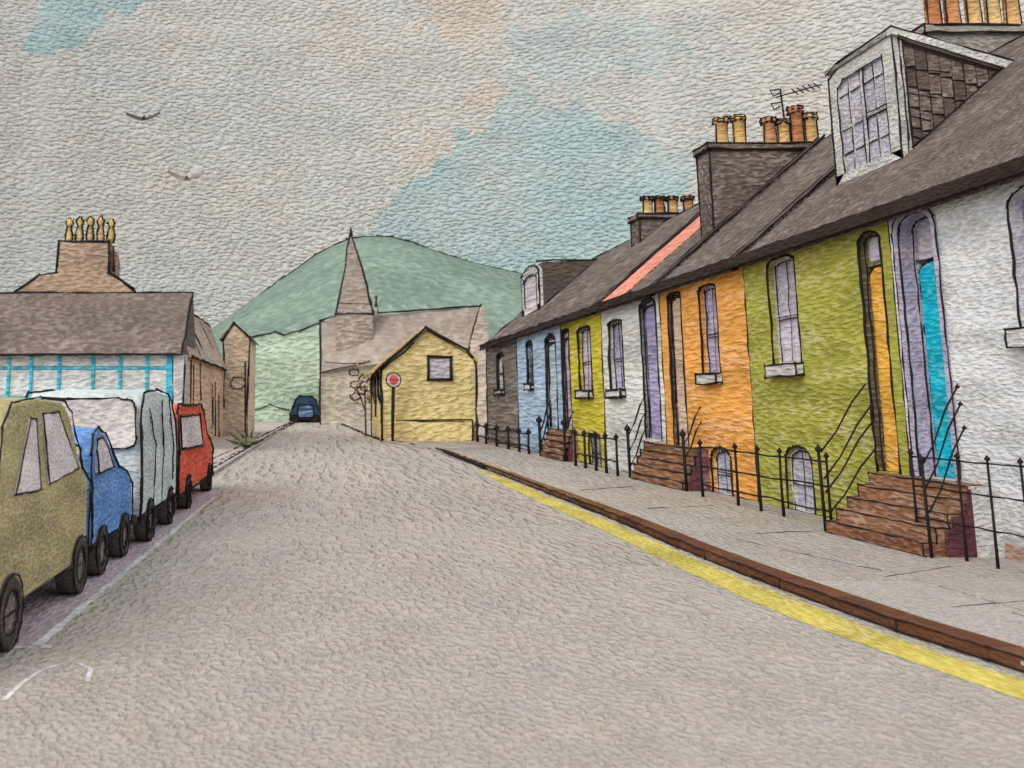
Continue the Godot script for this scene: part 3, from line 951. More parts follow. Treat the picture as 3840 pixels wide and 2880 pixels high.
# ------------------------------------------------------------------ far buildings
func build_far() -> void:
	# yellow gabled house closing the street on the right
	var d := 51.0
	var t := thing("gabled_house", "small pale yellow house with its gable end facing down the street", "house", v(6.4, d, 0))
	var st := mb()
	var g := PackedVector2Array([Vector2(3.75, -0.1), Vector2(3.7, 4.1), Vector2(6.3, 6.3), Vector2(8.5, 5.05), Vector2(9.0, 4.6), Vector2(9.08, -0.1)])
	slab_d(st, g, d, d + 9)
	obj("wall", st, paper(230, 212, 150, d), t)
	var r := mb()
	slab_d(r, PackedVector2Array([Vector2(3.2, 3.75), Vector2(6.3, 6.36), Vector2(6.3, 6.56), Vector2(3.15, 3.95)]), d - 0.25, d + 9.2)
	slab_d(r, PackedVector2Array([Vector2(6.302, 6.36), Vector2(8.52, 5.1), Vector2(9.2, 4.45), Vector2(9.25, 4.6), Vector2(8.56, 5.28), Vector2(6.302, 6.56)]), d - 0.1, d + 9.2)
	obj("roof", r, paper(190, 164, 104, d), t)
	var w := mb()
	ring_d(w, 6.34, 7.72, 3.46, 4.82, 0.13, d - 0.08, d + 0.02)
	var f := obj("window", w, paper(92, 84, 70, d), t)
	var p := mb()
	box(p, 6.42, 7.64, 3.54, 4.74, d - 0.04, d - 0.02)
	obj("pane", p, paper(200, 194, 212, d), f)
	var k := mb()
	ink(k, [v(3.72, d, 0), v(3.7, d, 4.1)], 3.2)
	ink(k, [v(3.2, d - 0.25, 3.8), v(6.3, d - 0.25, 6.45), v(8.54, d - 0.1, 5.2), v(9.1, d, 4.6), v(9.08, d, 0)], 3.0)
	ink(k, [v(3.7, d, 4.0), v(5.6, d, 5.6)], 2.4)
	ink(k, [v(3.45, d - 0.25, 4.0), v(5.7, d - 0.25, 5.9)], 2.4)
	ink(k, [v(3.72, d, 0), v(5.5, d, -0.02), v(7.8, d, 0.05), v(9.08, d, 0)], 2.8)
	ink(k, [v(3.7, d + 9, 0), v(3.7, d + 9, 4.0)], 2.2)
	ink(k, [v(3.68, d + 4.5, 1.4), v(3.68, d + 4.5, 3.7)], 2.0)
	for q in [3.48, 4.8]:
		ink(k, [v(6.36, d - 0.09, q), v(7.7, d - 0.09, q)], 3.0)
	for q in [6.38, 7.7]:
		ink(k, [v(q, d - 0.09, 3.5), v(q, d - 0.09, 4.8)], 3.0)
	for i in 9:
		ink(k, [v(3.68, d + 1 + i * 0.9, 2.2 + 0.2 * (i % 3)), v(3.68, d + 1.6 + i * 0.9, 4.0)], 1.6)
	obj("ink_outline", k, ink_mat, t)
	# low wall in front of it
	t = thing("garden_wall", "low yellow wall along the foot of the gabled house", "wall", v(6.5, d - 0.3, 0))
	st = mb()
	box(st, 4.6, 8.75, -0.05, 1.2, d - 0.4, d - 0.15)
	obj("wall", st, paper(231, 213, 149, d), t)
	k = mb()
	ink(k, [v(4.6, d - 0.4, 1.2), v(8.75, d - 0.4, 1.22)], 1.7)
	ink(k, [v(8.75, d - 0.4, 0), v(8.75, d - 0.4, 1.2)], 2.4)
	obj("ink_outline", k, ink_mat, t)
	# round sign
	d = 50.0
	t = thing("road_sign", "round red and white road sign on a black post before the yellow house", "sign", v(4.25, d, 0))
	st = mb()
	tube(st, PackedVector3Array([v(4.22, d, 0), v(4.25, d, 1.5), v(4.3, d, 3.1)]), PackedFloat32Array([0.075, 0.1, 0.1]), 8)
	obj("post", st, ink_mat, t)
	for q in [["rim", 0.44, 0.0, [48, 44, 44]], ["white_ring", 0.37, 0.02, [216, 212, 208]], ["red_disc", 0.26, 0.04, [222, 92, 96]]]:
		var disc := PackedVector2Array()
		for n in 24:
			disc.append(Vector2(4.31 + cos(TAU * n / 24) * q[1], 3.45 + sin(TAU * n / 24) * q[1]))
		st = mb()
		slab_d(st, disc, d - 0.1 - q[2], d - 0.06)
		obj(q[0], st, paper(q[3][0], q[3][1], q[3][2], d), t)
	# church
	t = thing("church", "grey brown church with a pointed spire", "church", v(8.0, 94, 0))
	var stone := paper(164, 153, 145, 90)
	st = mb()
	slab_d(st, PackedVector2Array([Vector2(0.42, -0.3), Vector2(0.42, 5.5), Vector2(5.33, 6.4), Vector2(15.06, 7.3), Vector2(15.4, -0.3)]), 91.0, 99.0)
	obj("wall", st, paper(206, 196, 178, 90), t)
	st = mb()
	quad(st, v(0.4, 90.6, 5.3), v(15.06, 88.6, 7.3), v(16.85, 91.0, 12.0), v(0.4, 95.0, 10.95))
	quad(st, v(0.4, 95.0, 10.95), v(16.85, 91.0, 12.0), v(17.4, 96.0, 7.6), v(0.4, 100.0, 5.3))
	tri(st, v(0.4, 90.6, 5.3), v(0.4, 95.0, 10.95), v(0.4, 100.0, 5.3))
	obj("roof", st, stone, t)
	st = mb()
	slab_d(st, PackedVector2Array([Vector2(15.1, -0.3), Vector2(15.06, 7.28), Vector2(16.82, 11.9), Vector2(17.35, 7.7), Vector2(17.75, -0.3)]), 88.7, 95.9)
	obj("gable", st, paper(194, 180, 168, 90), t)
	st = mb()
	box(st, 2.05, 5.85, 6.0, 11.3, 91.6, 95.4)
	obj("tower", st, stone, t)
	st = mb()
	var lv := [[2.05, 5.85, 91.6, 95.4, 11.3], [2.75, 5.2, 92.2, 94.8, 14.6], [3.55, 3.75, 93.4, 93.6, 20.0], [3.62, 3.66, 93.48, 93.52, 20.6]]
	for i in 3:
		var a := []
		for q in [lv[i], lv[i + 1]]:
			a.append([v(q[0], q[2], q[4]), v(q[1], q[2], q[4]), v(q[1], q[3], q[4]), v(q[0], q[3], q[4])])
		for n in 4:
			quad(st, a[0][n], a[0][(n + 1) % 4], a[1][(n + 1) % 4], a[1][n])
	obj("spire", st, paper(154, 143, 135, 90), t)
	st = mb()
	lathe(st, v(6.15, 91.5, 11.2), [[0.2, 0.0], [0.26, 0.7], [0.1, 0.8], [0.0, 1.9]], 6)
	obj("pinnacle", st, stone, t)
	k = mb()
	ink(k, [v(0.4, 90.5, -0.2), v(0.4, 90.5, 5.3), v(0.4, 94.8, 10.9), v(2.05, 93.0, 11.2)], 2.4)
	for q in [0, 1]:
		ink(k, [v(lv[0][q], 91.6, 11.3), v(lv[1][q], 92.2, 14.6), v(lv[2][q], 93.4, 20.0), v(3.64, 93.5, 20.6)], 2.4)
	ink(k, [v(2.05, 91.5, 11.3), v(5.85, 91.5, 11.3)], 1.8)
	ink(k, [v(2.5, 91.8, 12.4), v(5.6, 91.8, 12.3)], 1.2)
	ink(k, [v(5.85, 91.5, 11.3), v(6.6, 93, 11.5), v(16.85, 91.0, 12.05), v(15.06, 88.5, 7.3), v(14.6, 88.5, 6.9)], 2.3)
	ink(k, [v(16.85, 90.5, 12.05), v(17.4, 89.5, 7.7), v(17.75, 88.6, 0)], 2.3)
	ink(k, [v(0.6, 90.4, 5.2), v(5.3, 89.9, 6.3)], 1.4)
	ink(k, [v(1.0, 90.4, 6.2), v(4.6, 90.0, 6.1)], 1.2)
	for s in [-0.25, 0.25]:
		ink(k, [v(6.15 + s, 91.4, 11.3), v(6.15 - s * 0.3, 91.4, 13.0)], 1.6)
	obj("ink_outline", k, ink_mat, t)
	# mint building with an uneven top
	t = thing("green_building", "pale mint green block with an uneven top left of the church", "building", v(-3.8, 103, 0))
	st = mb()
	slab_d(st, PackedVector2Array([Vector2(-8.4, -0.3), Vector2(-8.3, 8.9), Vector2(-7.4, 9.6), Vector2(-6.0, 9.95), Vector2(-4.7, 10.35), Vector2(-4.2, 10.3), Vector2(-3.6, 9.95), Vector2(-2.0, 10.4), Vector2(-0.6, 11.0), Vector2(0.45, 11.3), Vector2(0.45, -0.3)]), 102, 108)
	obj("wall", st, paper(190, 216, 194, 100), t)
	k = mb()
	ink(k, [v(-8.0, 101.9, 9.0), v(-7.4, 101.9, 9.6), v(-6.0, 101.9, 9.95), v(-4.7, 101.9, 10.35), v(-3.7, 101.9, 9.95), v(-2.0, 101.9, 10.4), v(0.45, 101.9, 11.3)], 1.8)
	ink(k, [v(-7.6, 101.9, 1.2), v(-5.2, 101.9, 2.0), v(-3.2, 101.9, 1.4)], 1.4)
	obj("ink_outline", k, ink_mat, t)
	# narrow brown gabled house on the left
	d = 58.0
	t = thing("gabled_house", "narrow brown house with steep gable beside the mint block", "house", v(-5.2, d, 0))
	st = mb()
	slab_d(st, PackedVector2Array([Vector2(-6.0, -0.1), Vector2(-6.05, 6.4), Vector2(-5.4, 7.25), Vector2(-4.4, 6.4), Vector2(-4.45, -0.1)]), d, d + 7)
	obj("wall", st, paper(218, 198, 174, d), t)
	st = mb()
	slab_d(st, PackedVector2Array([Vector2(-6.25, 6.2), Vector2(-5.4, 7.3), Vector2(-5.4, 7.45), Vector2(-6.35, 6.25)]), d - 0.1, d + 7.1)
	slab_d(st, PackedVector2Array([Vector2(-5.398, 7.3), Vector2(-4.25, 6.3), Vector2(-4.2, 6.4), Vector2(-5.398, 7.45)]), d - 0.1, d + 7.1)
	obj("roof", st, paper(120, 104, 92, d), t)
	k = mb()
	ink(k, [v(-5.95, d, 2.0), v(-6.05, d, 6.2), v(-5.4, d - 0.1, 7.4), v(-4.3, d - 0.1, 6.4), v(-4.4, d, 4.0), v(-4.45, d, 0)], 2.6)
	obj("ink_outline", k, ink_mat, t)
	# pinkish brown terrace receding on the left
	t = thing("brown_terrace", "pinkish brown terrace with a sloping roof behind the red van", "house", v(-6, 49, 0))
	st = mb()
	box(st, -8.2, -6, -0.1, 4.4, 44.7, 57.9)
	box(st, -6.35, -6.002, -0.1, 4.3, 41.1, 44.7)
	obj("wall", st, paper(226, 194, 168, 48, Vector3(1.6, 1, 8)), t)
	st = mb()
	slab_d(st, PackedVector2Array([Vector2(-5.8, 4.3), Vector2(-6.9, 7.1), Vector2(-8.4, 4.3)]), 44.75, 57.9)
	slab_d(st, PackedVector2Array([Vector2(-5.8, 4.3), Vector2(-5.98, 4.8), Vector2(-5.98, 4.3)]), 41.0, 44.7)
	obj("roof", st, paper(182, 166, 152, 48, Vector3(1.6, 1, 8)), t)
	k = mb()
	ink(k, [v(-5.8, 41.6, 4.35), v(-5.8, 57, 4.3)], 2.6)
	ink(k, [v(-6.9, 44.8, 7.12), v(-6.9, 57.9, 7.12)], 2.2)
	for q in [[42.5, 0.9, 4.2], [43.5, 1.4, 4.0], [46.0, 2.4, 4.2], [51.5, 0.8, 3.2], [53, 0.3, 3.4], [55, -0.0, 2.6]]:
		ink(k, [v(-5.97, q[0], q[2]), v(-5.97, q[0] + 0.4, q[1])], 1.7)
	for q in [[45.0, 6.6, 47.5, 5.0], [52, 6.9, 53.5, 5.4], [44.9, 6.9, 45.4, 4.6]]:
		var a: float = -6.88 + (7.1 - q[1]) * 1.1 / 2.8
		var b: float = -6.88 + (7.1 - q[3]) * 1.1 / 2.8
		ink(k, [v(a, q[0], q[1]), v(b, q[2], q[3])], 1.8)
	obj("ink_outline", k, ink_mat, t)
	# building with the turquoise glazing
	d = 40.0
	t = thing("shop_building", "long low building with turquoise framed glazing behind the parked vehicles", "building", v(-10, d, 0))
	st = mb()
	box(st, -22, -6.42, -0.1, 4.35, d + 0.12, d + 4.4)
	obj("wall", st, paper(206, 202, 200, d), t)
	st = mb()
	slab_x(st, pv([d - 0.4, 4.35, d + 3, 7.5, d + 4.6, 4.35]), -22.2, -6.0)
	obj("roof", st, paper(118, 107, 100, d, Vector3(2.3, 1, 1), 1.5), t)
	st = mb()
	box(st, -6.41, -5.9, -0.1, 4.34, d - 0.1, d + 1.0)
	obj("corner_pilaster", st, paper(200, 200, 204, d), t)
	var turq := paper(56, 194, 226, d)
	var xs := [-13.78, -12.77, -11.52, -10.0, -8.78, -7.58, -6.5]
	for i in 6:
		xs.insert(0, xs[0] - 1.2)
	for i in xs.size():
		st = mb()
		var hw := 0.062 if i < xs.size() - 1 else 0.2
		box(st, xs[i] - hw, xs[i] + hw, 0.3, 4.32, d - 0.02, d + 0.1)
		obj("mullion", st, turq, t)
		if i > 0:
			for y in [[0.4, 2.36], [2.48, 3.66], [3.82, 4.3]]:
				st = mb()
				box(st, xs[i - 1] + 0.05, xs[i] - 0.05, y[0], y[1], d + 0.06, d + 0.11)
				obj("pane", st, paper(214, 220, 222, d), t)
	for y in [2.42, 3.74]:
		st = mb()
		box(st, -21.5, -6.4, y - 0.05, y + 0.05, d + 0.02, d + 0.09)
		obj("transom", st, turq, t)
	chimney_left(t)
	k = mb()
	ink(k, [v(-22, d - 0.4, 4.33), v(-6.0, d - 0.4, 4.33)], 2.8)
	ink(k, [v(-22, d + 3, 7.5), v(-6.0, d + 3, 7.5), v(-6.0, d - 0.4, 4.35)], 2.6)
	ink(k, [v(-6.41, d - 0.1, 0), v(-6.38, d - 0.1, 4.3)], 2.2)
	ink(k, [v(-5.9, d - 0.1, 0.4), v(-5.9, d - 0.1, 4.3)], 2.2)
	obj("ink_outline", k, ink_mat, t)


func ring_d(st: SurfaceTool, x0: float, x1: float, y0: float, y1: float, w: float, d0: float, d1: float) -> void:
	box(st, x0, x0 + w, y0, y1, d0, d1)
	box(st, x1 - w, x1, y0, y1, d0, d1)
	box(st, x0 + w + 0.001, x1 - w - 0.001, y0, y0 + w, d0 + 0.002, d1)
	box(st, x0 + w + 0.001, x1 - w - 0.001, y1 - w, y1, d0 + 0.002, d1)


func chimney_left(t: Node3D) -> void:
	var d := 43.0
	var st := mb()
	slab_d(st, pv([-14.65, 7.2, -14.65, 7.6, -13.9, 8.2, -13.5, 8.4, -12.68, 8.52, -12.62, 10.05, -10.2, 10.05, -10.1, 8.55, -8.84, 7.6, -8.84, 7.2]), d, d + 0.9)
	var c := obj("chimney", st, paper(172, 148, 128, d), t)
	st = mb()
	slab_d(st, pv([-10.095, 8.1, -10.09, 9.7, -9.9, 9.6, -9.75, 9.0, -9.8, 8.32]), d + 0.2, d + 0.8)
	obj("flue", st, paper(168, 142, 122, d), c)
	var k := mb()
	ink(k, [v(-14.7, d, 7.55), v(-13.5, d, 8.4), v(-12.68, d, 8.52), v(-12.62, d, 10.05), v(-10.15, d, 10.05), v(-10.1, d, 8.5), v(-8.84, d, 7.6)], 2.8)
	ink(k, [v(-9.95, d + 0.1, 9.75), v(-9.95, d + 0.1, 8.6)], 2.6)
	for i in 5:
		var at := v(-12.25 + i * 0.52, d + 0.45, 10.05)
		var hh: float = [1.2, 1.25, 1.3, 1.28, 1.15][i]
		st = mb()
		lathe(st, at, [[0.0, 0.0], [0.17, 0.0], [0.2, hh * 0.2], [0.12, hh * 0.66], [0.18, hh * 0.7], [0.2, hh * 0.85], [0.12, hh], [0.0, hh]], 10)
		obj("chimney_pot", st, paper([206, 210, 198, 204, 208][i], [176, 182, 170, 172, 180][i], 112, d), c)
		for s in [-1, 1]:
			ink(k, [at + Vector3(s * 0.16, 0, 0.14), at + Vector3(s * 0.19, hh * 0.3, 0.14), at + Vector3(s * 0.1, hh * 0.66, 0.12), at + Vector3(s * 0.17, hh * 0.85, 0.12), at + Vector3(s * 0.06, hh, 0.1)], 2.1)
	obj("ink_outline", k, ink_mat, c)


# ------------------------------------------------------------------ small things
func build_small() -> void:
	var spots := [[-9.06, 45.0, 16.98, 0.9, 0.32, 0.2], [-6.75, 45.0, 13.76, 0.95, 0.36, -0.15]]
	var said := ["dark gull gliding high in the sky, the upper of two", "paler brown gull gliding lower in the sky above the left roofs"]
	for i in 2:
		var s: Array = spots[i]
		var t := thing("gull", said[i], "bird", v(s[0], s[1], s[2]), "gulls in flight")
		var st := mb()
		var c := v(s[0], s[1], s[2])
		var sp: float = s[3]
		# body: a tapered spindle along the line of flight, wings bent up at the wrist, tail fan
		st.set_smooth_group(4)
		var prof := [[-0.34, 0.01], [-0.3, 0.045], [-0.22, 0.06], [-0.05, 0.085], [0.12, 0.07], [0.28, 0.03], [0.42, 0.05], [0.46, 0.004]]
		for j in prof.size() - 1:
			for n in 10:
				var q := []
				for e in [[j, n], [j, n + 1], [j + 1, n + 1], [j + 1, n]]:
					var a: float = TAU * e[1] / 10
					q.append(c + Vector3(prof[e[0]][0] * 0.3 + cos(a) * prof[e[0]][1], sin(a) * prof[e[0]][1] * (0.4 if e[0] > 5 else 1.0), prof[e[0]][0]))
				quad(st, q[0], q[1], q[2], q[3])
		st.set_smooth_group(-1)
		for sd in [-1, 1]:
			var l := [c + Vector3(sd * 0.04, 0.02, -0.1), c + Vector3(sd * sp * 0.45, 0.17 + 0.03 * sd * s[5], -0.16), c + Vector3(sd * sp, s[4] + 0.2 * s[5] * sd, 0.05)]
			var r := [c + Vector3(sd * 0.04, -0.2, 0.16), c + Vector3(sd * sp * 0.45, -0.08, 0.12), c + Vector3(sd * sp * 0.98, s[4] - 0.16 + 0.2 * s[5] * sd, 0.1)]
			for j in 2:
				for off in [0.02, -0.02]:
					quad(st, l[j] + Vector3(0, off, 0), l[j + 1] + Vector3(0, off * 0.4, 0), r[j + 1] + Vector3(0, off * 0.4, 0), r[j] + Vector3(0, off, 0))
				quad(st, l[j] + Vector3(0, 0.02, 0), l[j + 1] + Vector3(0, 0.01, 0), l[j + 1] - Vector3(0, 0.01, 0), l[j] - Vector3(0, 0.02, 0))
				quad(st, r[j] + Vector3(0, 0.02, 0), r[j + 1] + Vector3(0, 0.01, 0), r[j + 1] - Vector3(0, 0.01, 0), r[j] - Vector3(0, 0.02, 0))
		obj("body", st, paper(92, 84, 80, 45) if i == 0 else paper(136, 122, 114, 45), t)
	# thin post with a ring, and a low plant at its foot
	var d := 44.0
	var t := thing("ring_post", "thin dark post with a small open ring beside the brown gable", "post", v(-3.45, d, 0.1))
	var st := mb()
	bar(st, v(-3.45, d, 0.1), v(-3.5, d, 4.2), 0.05)
	obj("pole", st, ink_mat, t)
	st = mb()
	var loop := []
	for n in 13:
		loop.append(v(-3.85 + cos(TAU * n / 12) * 0.36, d, 3.15 + sin(TAU * n / 12) * 0.3))
	ink(st, loop, 1.5)
	obj("ring", st, ink_mat, t)
	t = thing("low_plant", "low looping leafy plant at the kerb by the thin post", "plant", v(-3.4, d - 1, 0.1))
	for n in 7:
		st = mb()
		var a := -1.25 + n * 0.42
		var root := v(-3.4, d - 1, 0.1)
		var tip := root + Vector3(sin(a) * 0.9, cos(a) * 0.7 + 0.15, 0.1 * (n % 3))
		var side := Vector3(cos(a), -sin(a), 0) * 0.11
		var midp := root.lerp(tip, 0.6)
		tri(st, root, midp + side, midp - side + Vector3(0, 0, 0.03))
		tri(st, midp + side, tip, midp - side + Vector3(0, 0, 0.03))
		tri(st, root + Vector3(0, 0, -0.03), midp + side, tip)
		obj("leaf", st, paper(146, 150, 118, d), t)
	st = mb()
	for n in 7:
		var a := -1.25 + n * 0.42
		var root := v(-3.4, d - 1, 0.1)
		ink(st, [root, root + Vector3(sin(a) * 0.5 + 0.1, cos(a) * 0.42 + 0.1, 0.05), root + Vector3(sin(a) * 0.9, cos(a) * 0.7 + 0.15, 0.1)], 1.4)
	obj("ink_outline", st, ink_mat, t)
	# shrub at the corner of the yellow house
	t = thing("shrub", "small scribbled brown shrub at the left corner of the yellow gabled house", "shrub", v(3.3, 60, 0))
	st = mb()
	bar(st, v(3.3, 60, 0), v(3.25, 60, 3.4), 0.07)
	bar(st, v(3.28, 60, 1.6), v(2.8, 60.2, 3.0), 0.05)
	obj("stem", st, paper(110, 92, 78, 60), t)
	st = mb()
	for n in 90:
		var p := Vector3(rng.randfn(0, 0.36), rng.randfn(0, 0.62), rng.randfn(0, 0.4))
		var c := v(3.1, 60, 3.0) + p
		var e := Vector3(rng.randf_range(-1, 1), rng.randf_range(-1, 1), rng.randf_range(-1, 1)).normalized() * 0.13
		var g := e.cross(Vector3(rng.randf_range(-1, 1), rng.randf_range(-1, 1), rng.randf_range(-1, 1)).normalized()).normalized() * 0.1
		tri(st, c - e, c + g, c + e)
		tri(st, c - e, c + e, c - g)
	var lf := obj("leaves", st, paper(160, 142, 118, 60), t)
	lf.set_meta("kind", "stuff")
	st = mb()
	for n in 5:
		var lp := []
		var c := v(3.0 + rng.randf_range(-0.5, 0.4), 59.5, 2.6 + n * 0.4)
		for q in 8:
			lp.append(c + Vector3(cos(TAU * q / 7) * 0.32, sin(TAU * q / 7) * 0.24, 0))
		ink(st, lp, 1.3)
	obj("ink_outline", st, ink_mat, t)


# ------------------------------------------------------------------ ground
func strip(st: SurfaceTool, x0: float, x1: float, y: float, d0: float, d1: float) -> void:
	quad(st, v(x0, d0, y), v(x0, d1, y), v(x1, d1, y), v(x1, d0, y))


# the kerb swings out a little at the near end and bows in before the steps
func bend(d: float) -> float:
	return 0.30 * smoothstep(9.5, 6.3, d) - 0.16 * exp(-pow((d - 12.5) / 3.5, 2.0))


func build_ground() -> void:
	var st := mb()
	strip(st, -1500, 1500, -0.02, -600, 1500)
	setting("ground", st, paper(182, 174, 168, 60, Vector3(1, 1, 6), 1.0, true))
	# the road surface, each length of it with its own tooth
	var cuts := [-20.0, 6.2, 7.6, 9.6, 12.5, 17.0, 25.0, 40.0, 70.0, 128.0]
	for i in cuts.size() - 1:
		var d0: float = cuts[i]
		var d1: float = cuts[i + 1]
		st = mb()
		var xr := 6.1
		if d0 < 40.0:
			strip(st, -3.4, xr, 0, d0, d1)
		else:
			quad(st, v(-3.4 + (d0 - 40) * 0.014, d0, 0), v(-3.4 + (d1 - 40) * 0.014, d1, 0), v(3.3, d1, 0), v(5.62 if d0 < 41 else 3.3, d0, 0))
		var d := clampf((d0 + d1) / 2 if i > 0 else 5.7, 5.7, 90.0)
		setting("road", st, paper(186, 179, 171, d * 1.5, Vector3(1.3, 1.0, clampf(d / 3.6, 1.6, 14.0)), 2.0, true))
	# left pavement
	st = mb()
	quad(st, v(-6.2, 2, 0.1), v(-6.2, 128, 0.1), v(-2.2, 128, 0.1), v(-3.4, 2, 0.1))
	quad(st, v(-3.4, 2, 0.1), v(-2.2, 128, 0.1), v(-2.2, 128, -0.02), v(-3.4, 2, -0.02))
	strip(st, -24, -6.2, 0.099, 2, 41)
	setting("pavement", st, paper(190, 181, 175, 30, Vector3(1, 1, 5), 1.0, true))
	st = mb()
	ink(st, [v(-3.4, 24, 0.1), v(-3.2, 40, 0.1), v(-2.9, 66, 0.1), v(-2.4, 100, 0.1)], 2.0)
	ink(st, [v(-3.9, 34, 0.1), v(-3.4, 60, 0.1), v(-2.7, 100, 0.1)], 1.8)
	ink(st, [v(-3.6, 30, 0.1), v(-3.1, 52, 0.1)], 1.4)
	ink(st, [v(-2.9, 100, 0.05), v(-0.5, 101, 0.02), v(1.6, 103, 0.02), v(2.6, 90, 0.03), v(3.4, 62, 0.06), v(3.8, 53, 0.08), v(4.6, 49.5, 0.06), v(5.3, 42, 0.06)], 2.2)
	ink(st, [v(1.2, 92, 0.1), v(3.0, 100, 1.2)], 1.2)
	ink(st, [v(0.6, 100, 0.3), v(3.2, 99, 0.35)], 1.2)
	ink(st, [v(5.55, 42, 0.12), v(5.6, 30, 0.12)], 2.4)
	setting("kerb_line", st, ink_mat)
	# right pavement: bed, slabs, kerb
	st = mb()
	box(st, 5.85, FACE + 0.3, -0.02, 0.085, 4, 40)
	quad(st, v(5.62, 40, 0.085), v(3.7, 51, 0.085), v(FACE + 0.3, 51, 0.085), v(FACE + 0.3, 40, 0.085))
	quad(st, v(5.62, 40, 0.085), v(3.7, 51, 0.085), v(3.7, 51, -0.02), v(5.62, 40, -0.02))
	var pm := setting("pavement", st, paper(176, 164, 154, 20, Vector3(1.4, 1, 4)))
	var rows := [5.8, 7.2, 8.35, 9.43]
	var tones := [[188, 182, 175], [190, 184, 178], [186, 179, 172], [189, 182, 174]]
	for r in 3:
		var d := 5.0 + 0.5 * r
		while d < 38.0:
			var len := 1.9 + rng.randf_range(-0.15, 0.15) if d < 16.0 else 2.6
			st = mb()
			var g := 0.008 if d < 16.0 else 0.004
			var lift := rng.randf_range(0.0, 0.003)
			box(st, rows[r] + g, rows[r + 1] - g, 0.06, 0.1 + lift, d + g, d + len - g)
			var c: Array = tones[rng.randi() % 4]
			var q := snappedf(clampf(d + 1.0, 7.5, 34.0), 3.0)
			obj("paving_slab", st, paper(c[0], c[1], c[2], q, Vector3(1.3, 1.0, clampf(q / 3.6, 1.6, 9.0)), 2.1, true), pm)
			d += len
	var kb := Node3D.new()
	kb.name = "kerb"
	kb.set_meta("kind", "structure")
	add_child(kb)
	var d := 4.0
	var i := 0
	var browns := [[112, 76, 60], [117, 80, 62], [108, 72, 56], [120, 84, 63], [113, 77, 58]]
	while d < 40.0:
		var len := 1.0 if d < 24 else 3.2
		st = mb()
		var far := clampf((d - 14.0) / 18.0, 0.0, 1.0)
		var xa := 5.66 + bend(d)
		var xb := 5.66 + bend(d + len)
		var wide := 0.30 - 0.1 * far
		var p := [v(xa, d + 0.004, -0.02), v(xa + wide, d + 0.004, -0.02), v(xa + wide, d + 0.004, 0.125), v(xa, d + 0.004, 0.125), v(xb, d + len - 0.004, -0.02), v(xb + wide, d + len - 0.004, -0.02), v(xb + wide, d + len - 0.004, 0.125), v(xb, d + len - 0.004, 0.125)]
		for f in [[3, 2, 1, 0], [4, 5, 6, 7], [0, 4, 7, 3], [2, 6, 5, 1], [7, 6, 2, 3], [0, 1, 5, 4]]:
			quad(st, p[f[0]], p[f[1]], p[f[2]], p[f[3]])
		var c: Array = browns[i % 5]
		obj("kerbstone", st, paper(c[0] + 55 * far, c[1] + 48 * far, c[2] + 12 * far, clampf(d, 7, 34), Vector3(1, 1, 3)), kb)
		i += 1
		d += len
	st = mb()
	for y in [0.125, 0.02]:
		var edge := []
		for n in 12:
			var dd: float = [5, 6, 7, 8, 9, 10, 12, 14, 18, 24, 31, 40][n]
			edge.append(v(5.65 + bend(dd), dd, y))
		ink(st, edge, 1.9)
	for q in [9.0, 11.0, 13.0, 17.0]:
		ink(st, [v(5.65 + bend(q), q, 0.0), v(5.65 + bend(q), q, 0.12)], 1.3)
	var joints := [[8.3, 9.9, 9.3, 11.6], [6.5, 14.2, 7.1, 11.6], [7.0, 9.3, 7.3, 8.4], [6.9, 11.2, 8.2, 11.9], [7.1, 14.8, 8.3, 15.1], [6.6, 18.2, 8.2, 18.8], [6.6, 9.6, 7.6, 9.9], [6.4, 22, 7.9, 22.8]]
	for j in joints:
		ink(st, [v(j[0], j[1], 0.105), v(j[2], j[3], 0.105)], 0.8)
	obj("ink_outline", st, ink_mat, kb)
	# yellow line and white parking marks, hand painted
	st = mb()
	var prev := []
	for n in 38:
		var dd := 4.0 + n * 0.72
		var a := 5.02 + rng.randf_range(-0.02, 0.02) + bend(dd) + 0.03 * sin(dd * 0.55)
		var b := 5.50 + rng.randf_range(-0.02, 0.02) + bend(dd) + 0.03 * sin(dd * 0.55 + 0.4)
		if dd > 24.0:
			a = lerpf(5.02, 5.4, (dd - 24) / 6.6)
		if prev:
			quad(st, v(prev[0], prev[2], 0.004), v(a, dd, 0.004), v(b, dd, 0.004), v(prev[1], prev[2], 0.004))
		prev = [a, b, dd]
	setting("yellow_line", st, paper(206, 191, 96, 11, Vector3(1.2, 1, 3)))
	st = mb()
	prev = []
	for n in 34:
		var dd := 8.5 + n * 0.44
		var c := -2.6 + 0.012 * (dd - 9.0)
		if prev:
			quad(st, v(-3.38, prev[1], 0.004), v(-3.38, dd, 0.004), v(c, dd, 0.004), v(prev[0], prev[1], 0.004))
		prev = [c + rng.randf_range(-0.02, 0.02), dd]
	setting("painted_car_shadow", st, paper(190, 174, 184, 12, Vector3(1.3, 1, 3.4)))  # mauve sheet: the parked vehicles' shadow laid on the road as colour
	st = mb()
	prev = []
	for n in 60:
		var dd := 8.4 + n * 0.22
		var c := -2.55 + 0.012 * (dd - 9.0) + rng.randf_range(-0.012, 0.012)
		var w := rng.randf_range(0.03, 0.06)
		if prev and rng.randf() > 0.03:
			quad(st, v(prev[0], prev[2], 0.004), v(c - w, dd, 0.004), v(c + w, dd, 0.004), v(prev[1], prev[2], 0.004))
		prev = [c - w, c + w, dd]
	prev = []
	for n in 12:
		var x := -4.6 + n * 0.2
		var e := 8.42 + 0.03 * sin(n * 2.0)
		if prev:
			quad(st, v(prev[0], prev[1], 0.004), v(prev[0], prev[1] + 0.1, 0.004), v(x, e + 0.1, 0.004), v(x, e, 0.004))
		prev = [x, e]
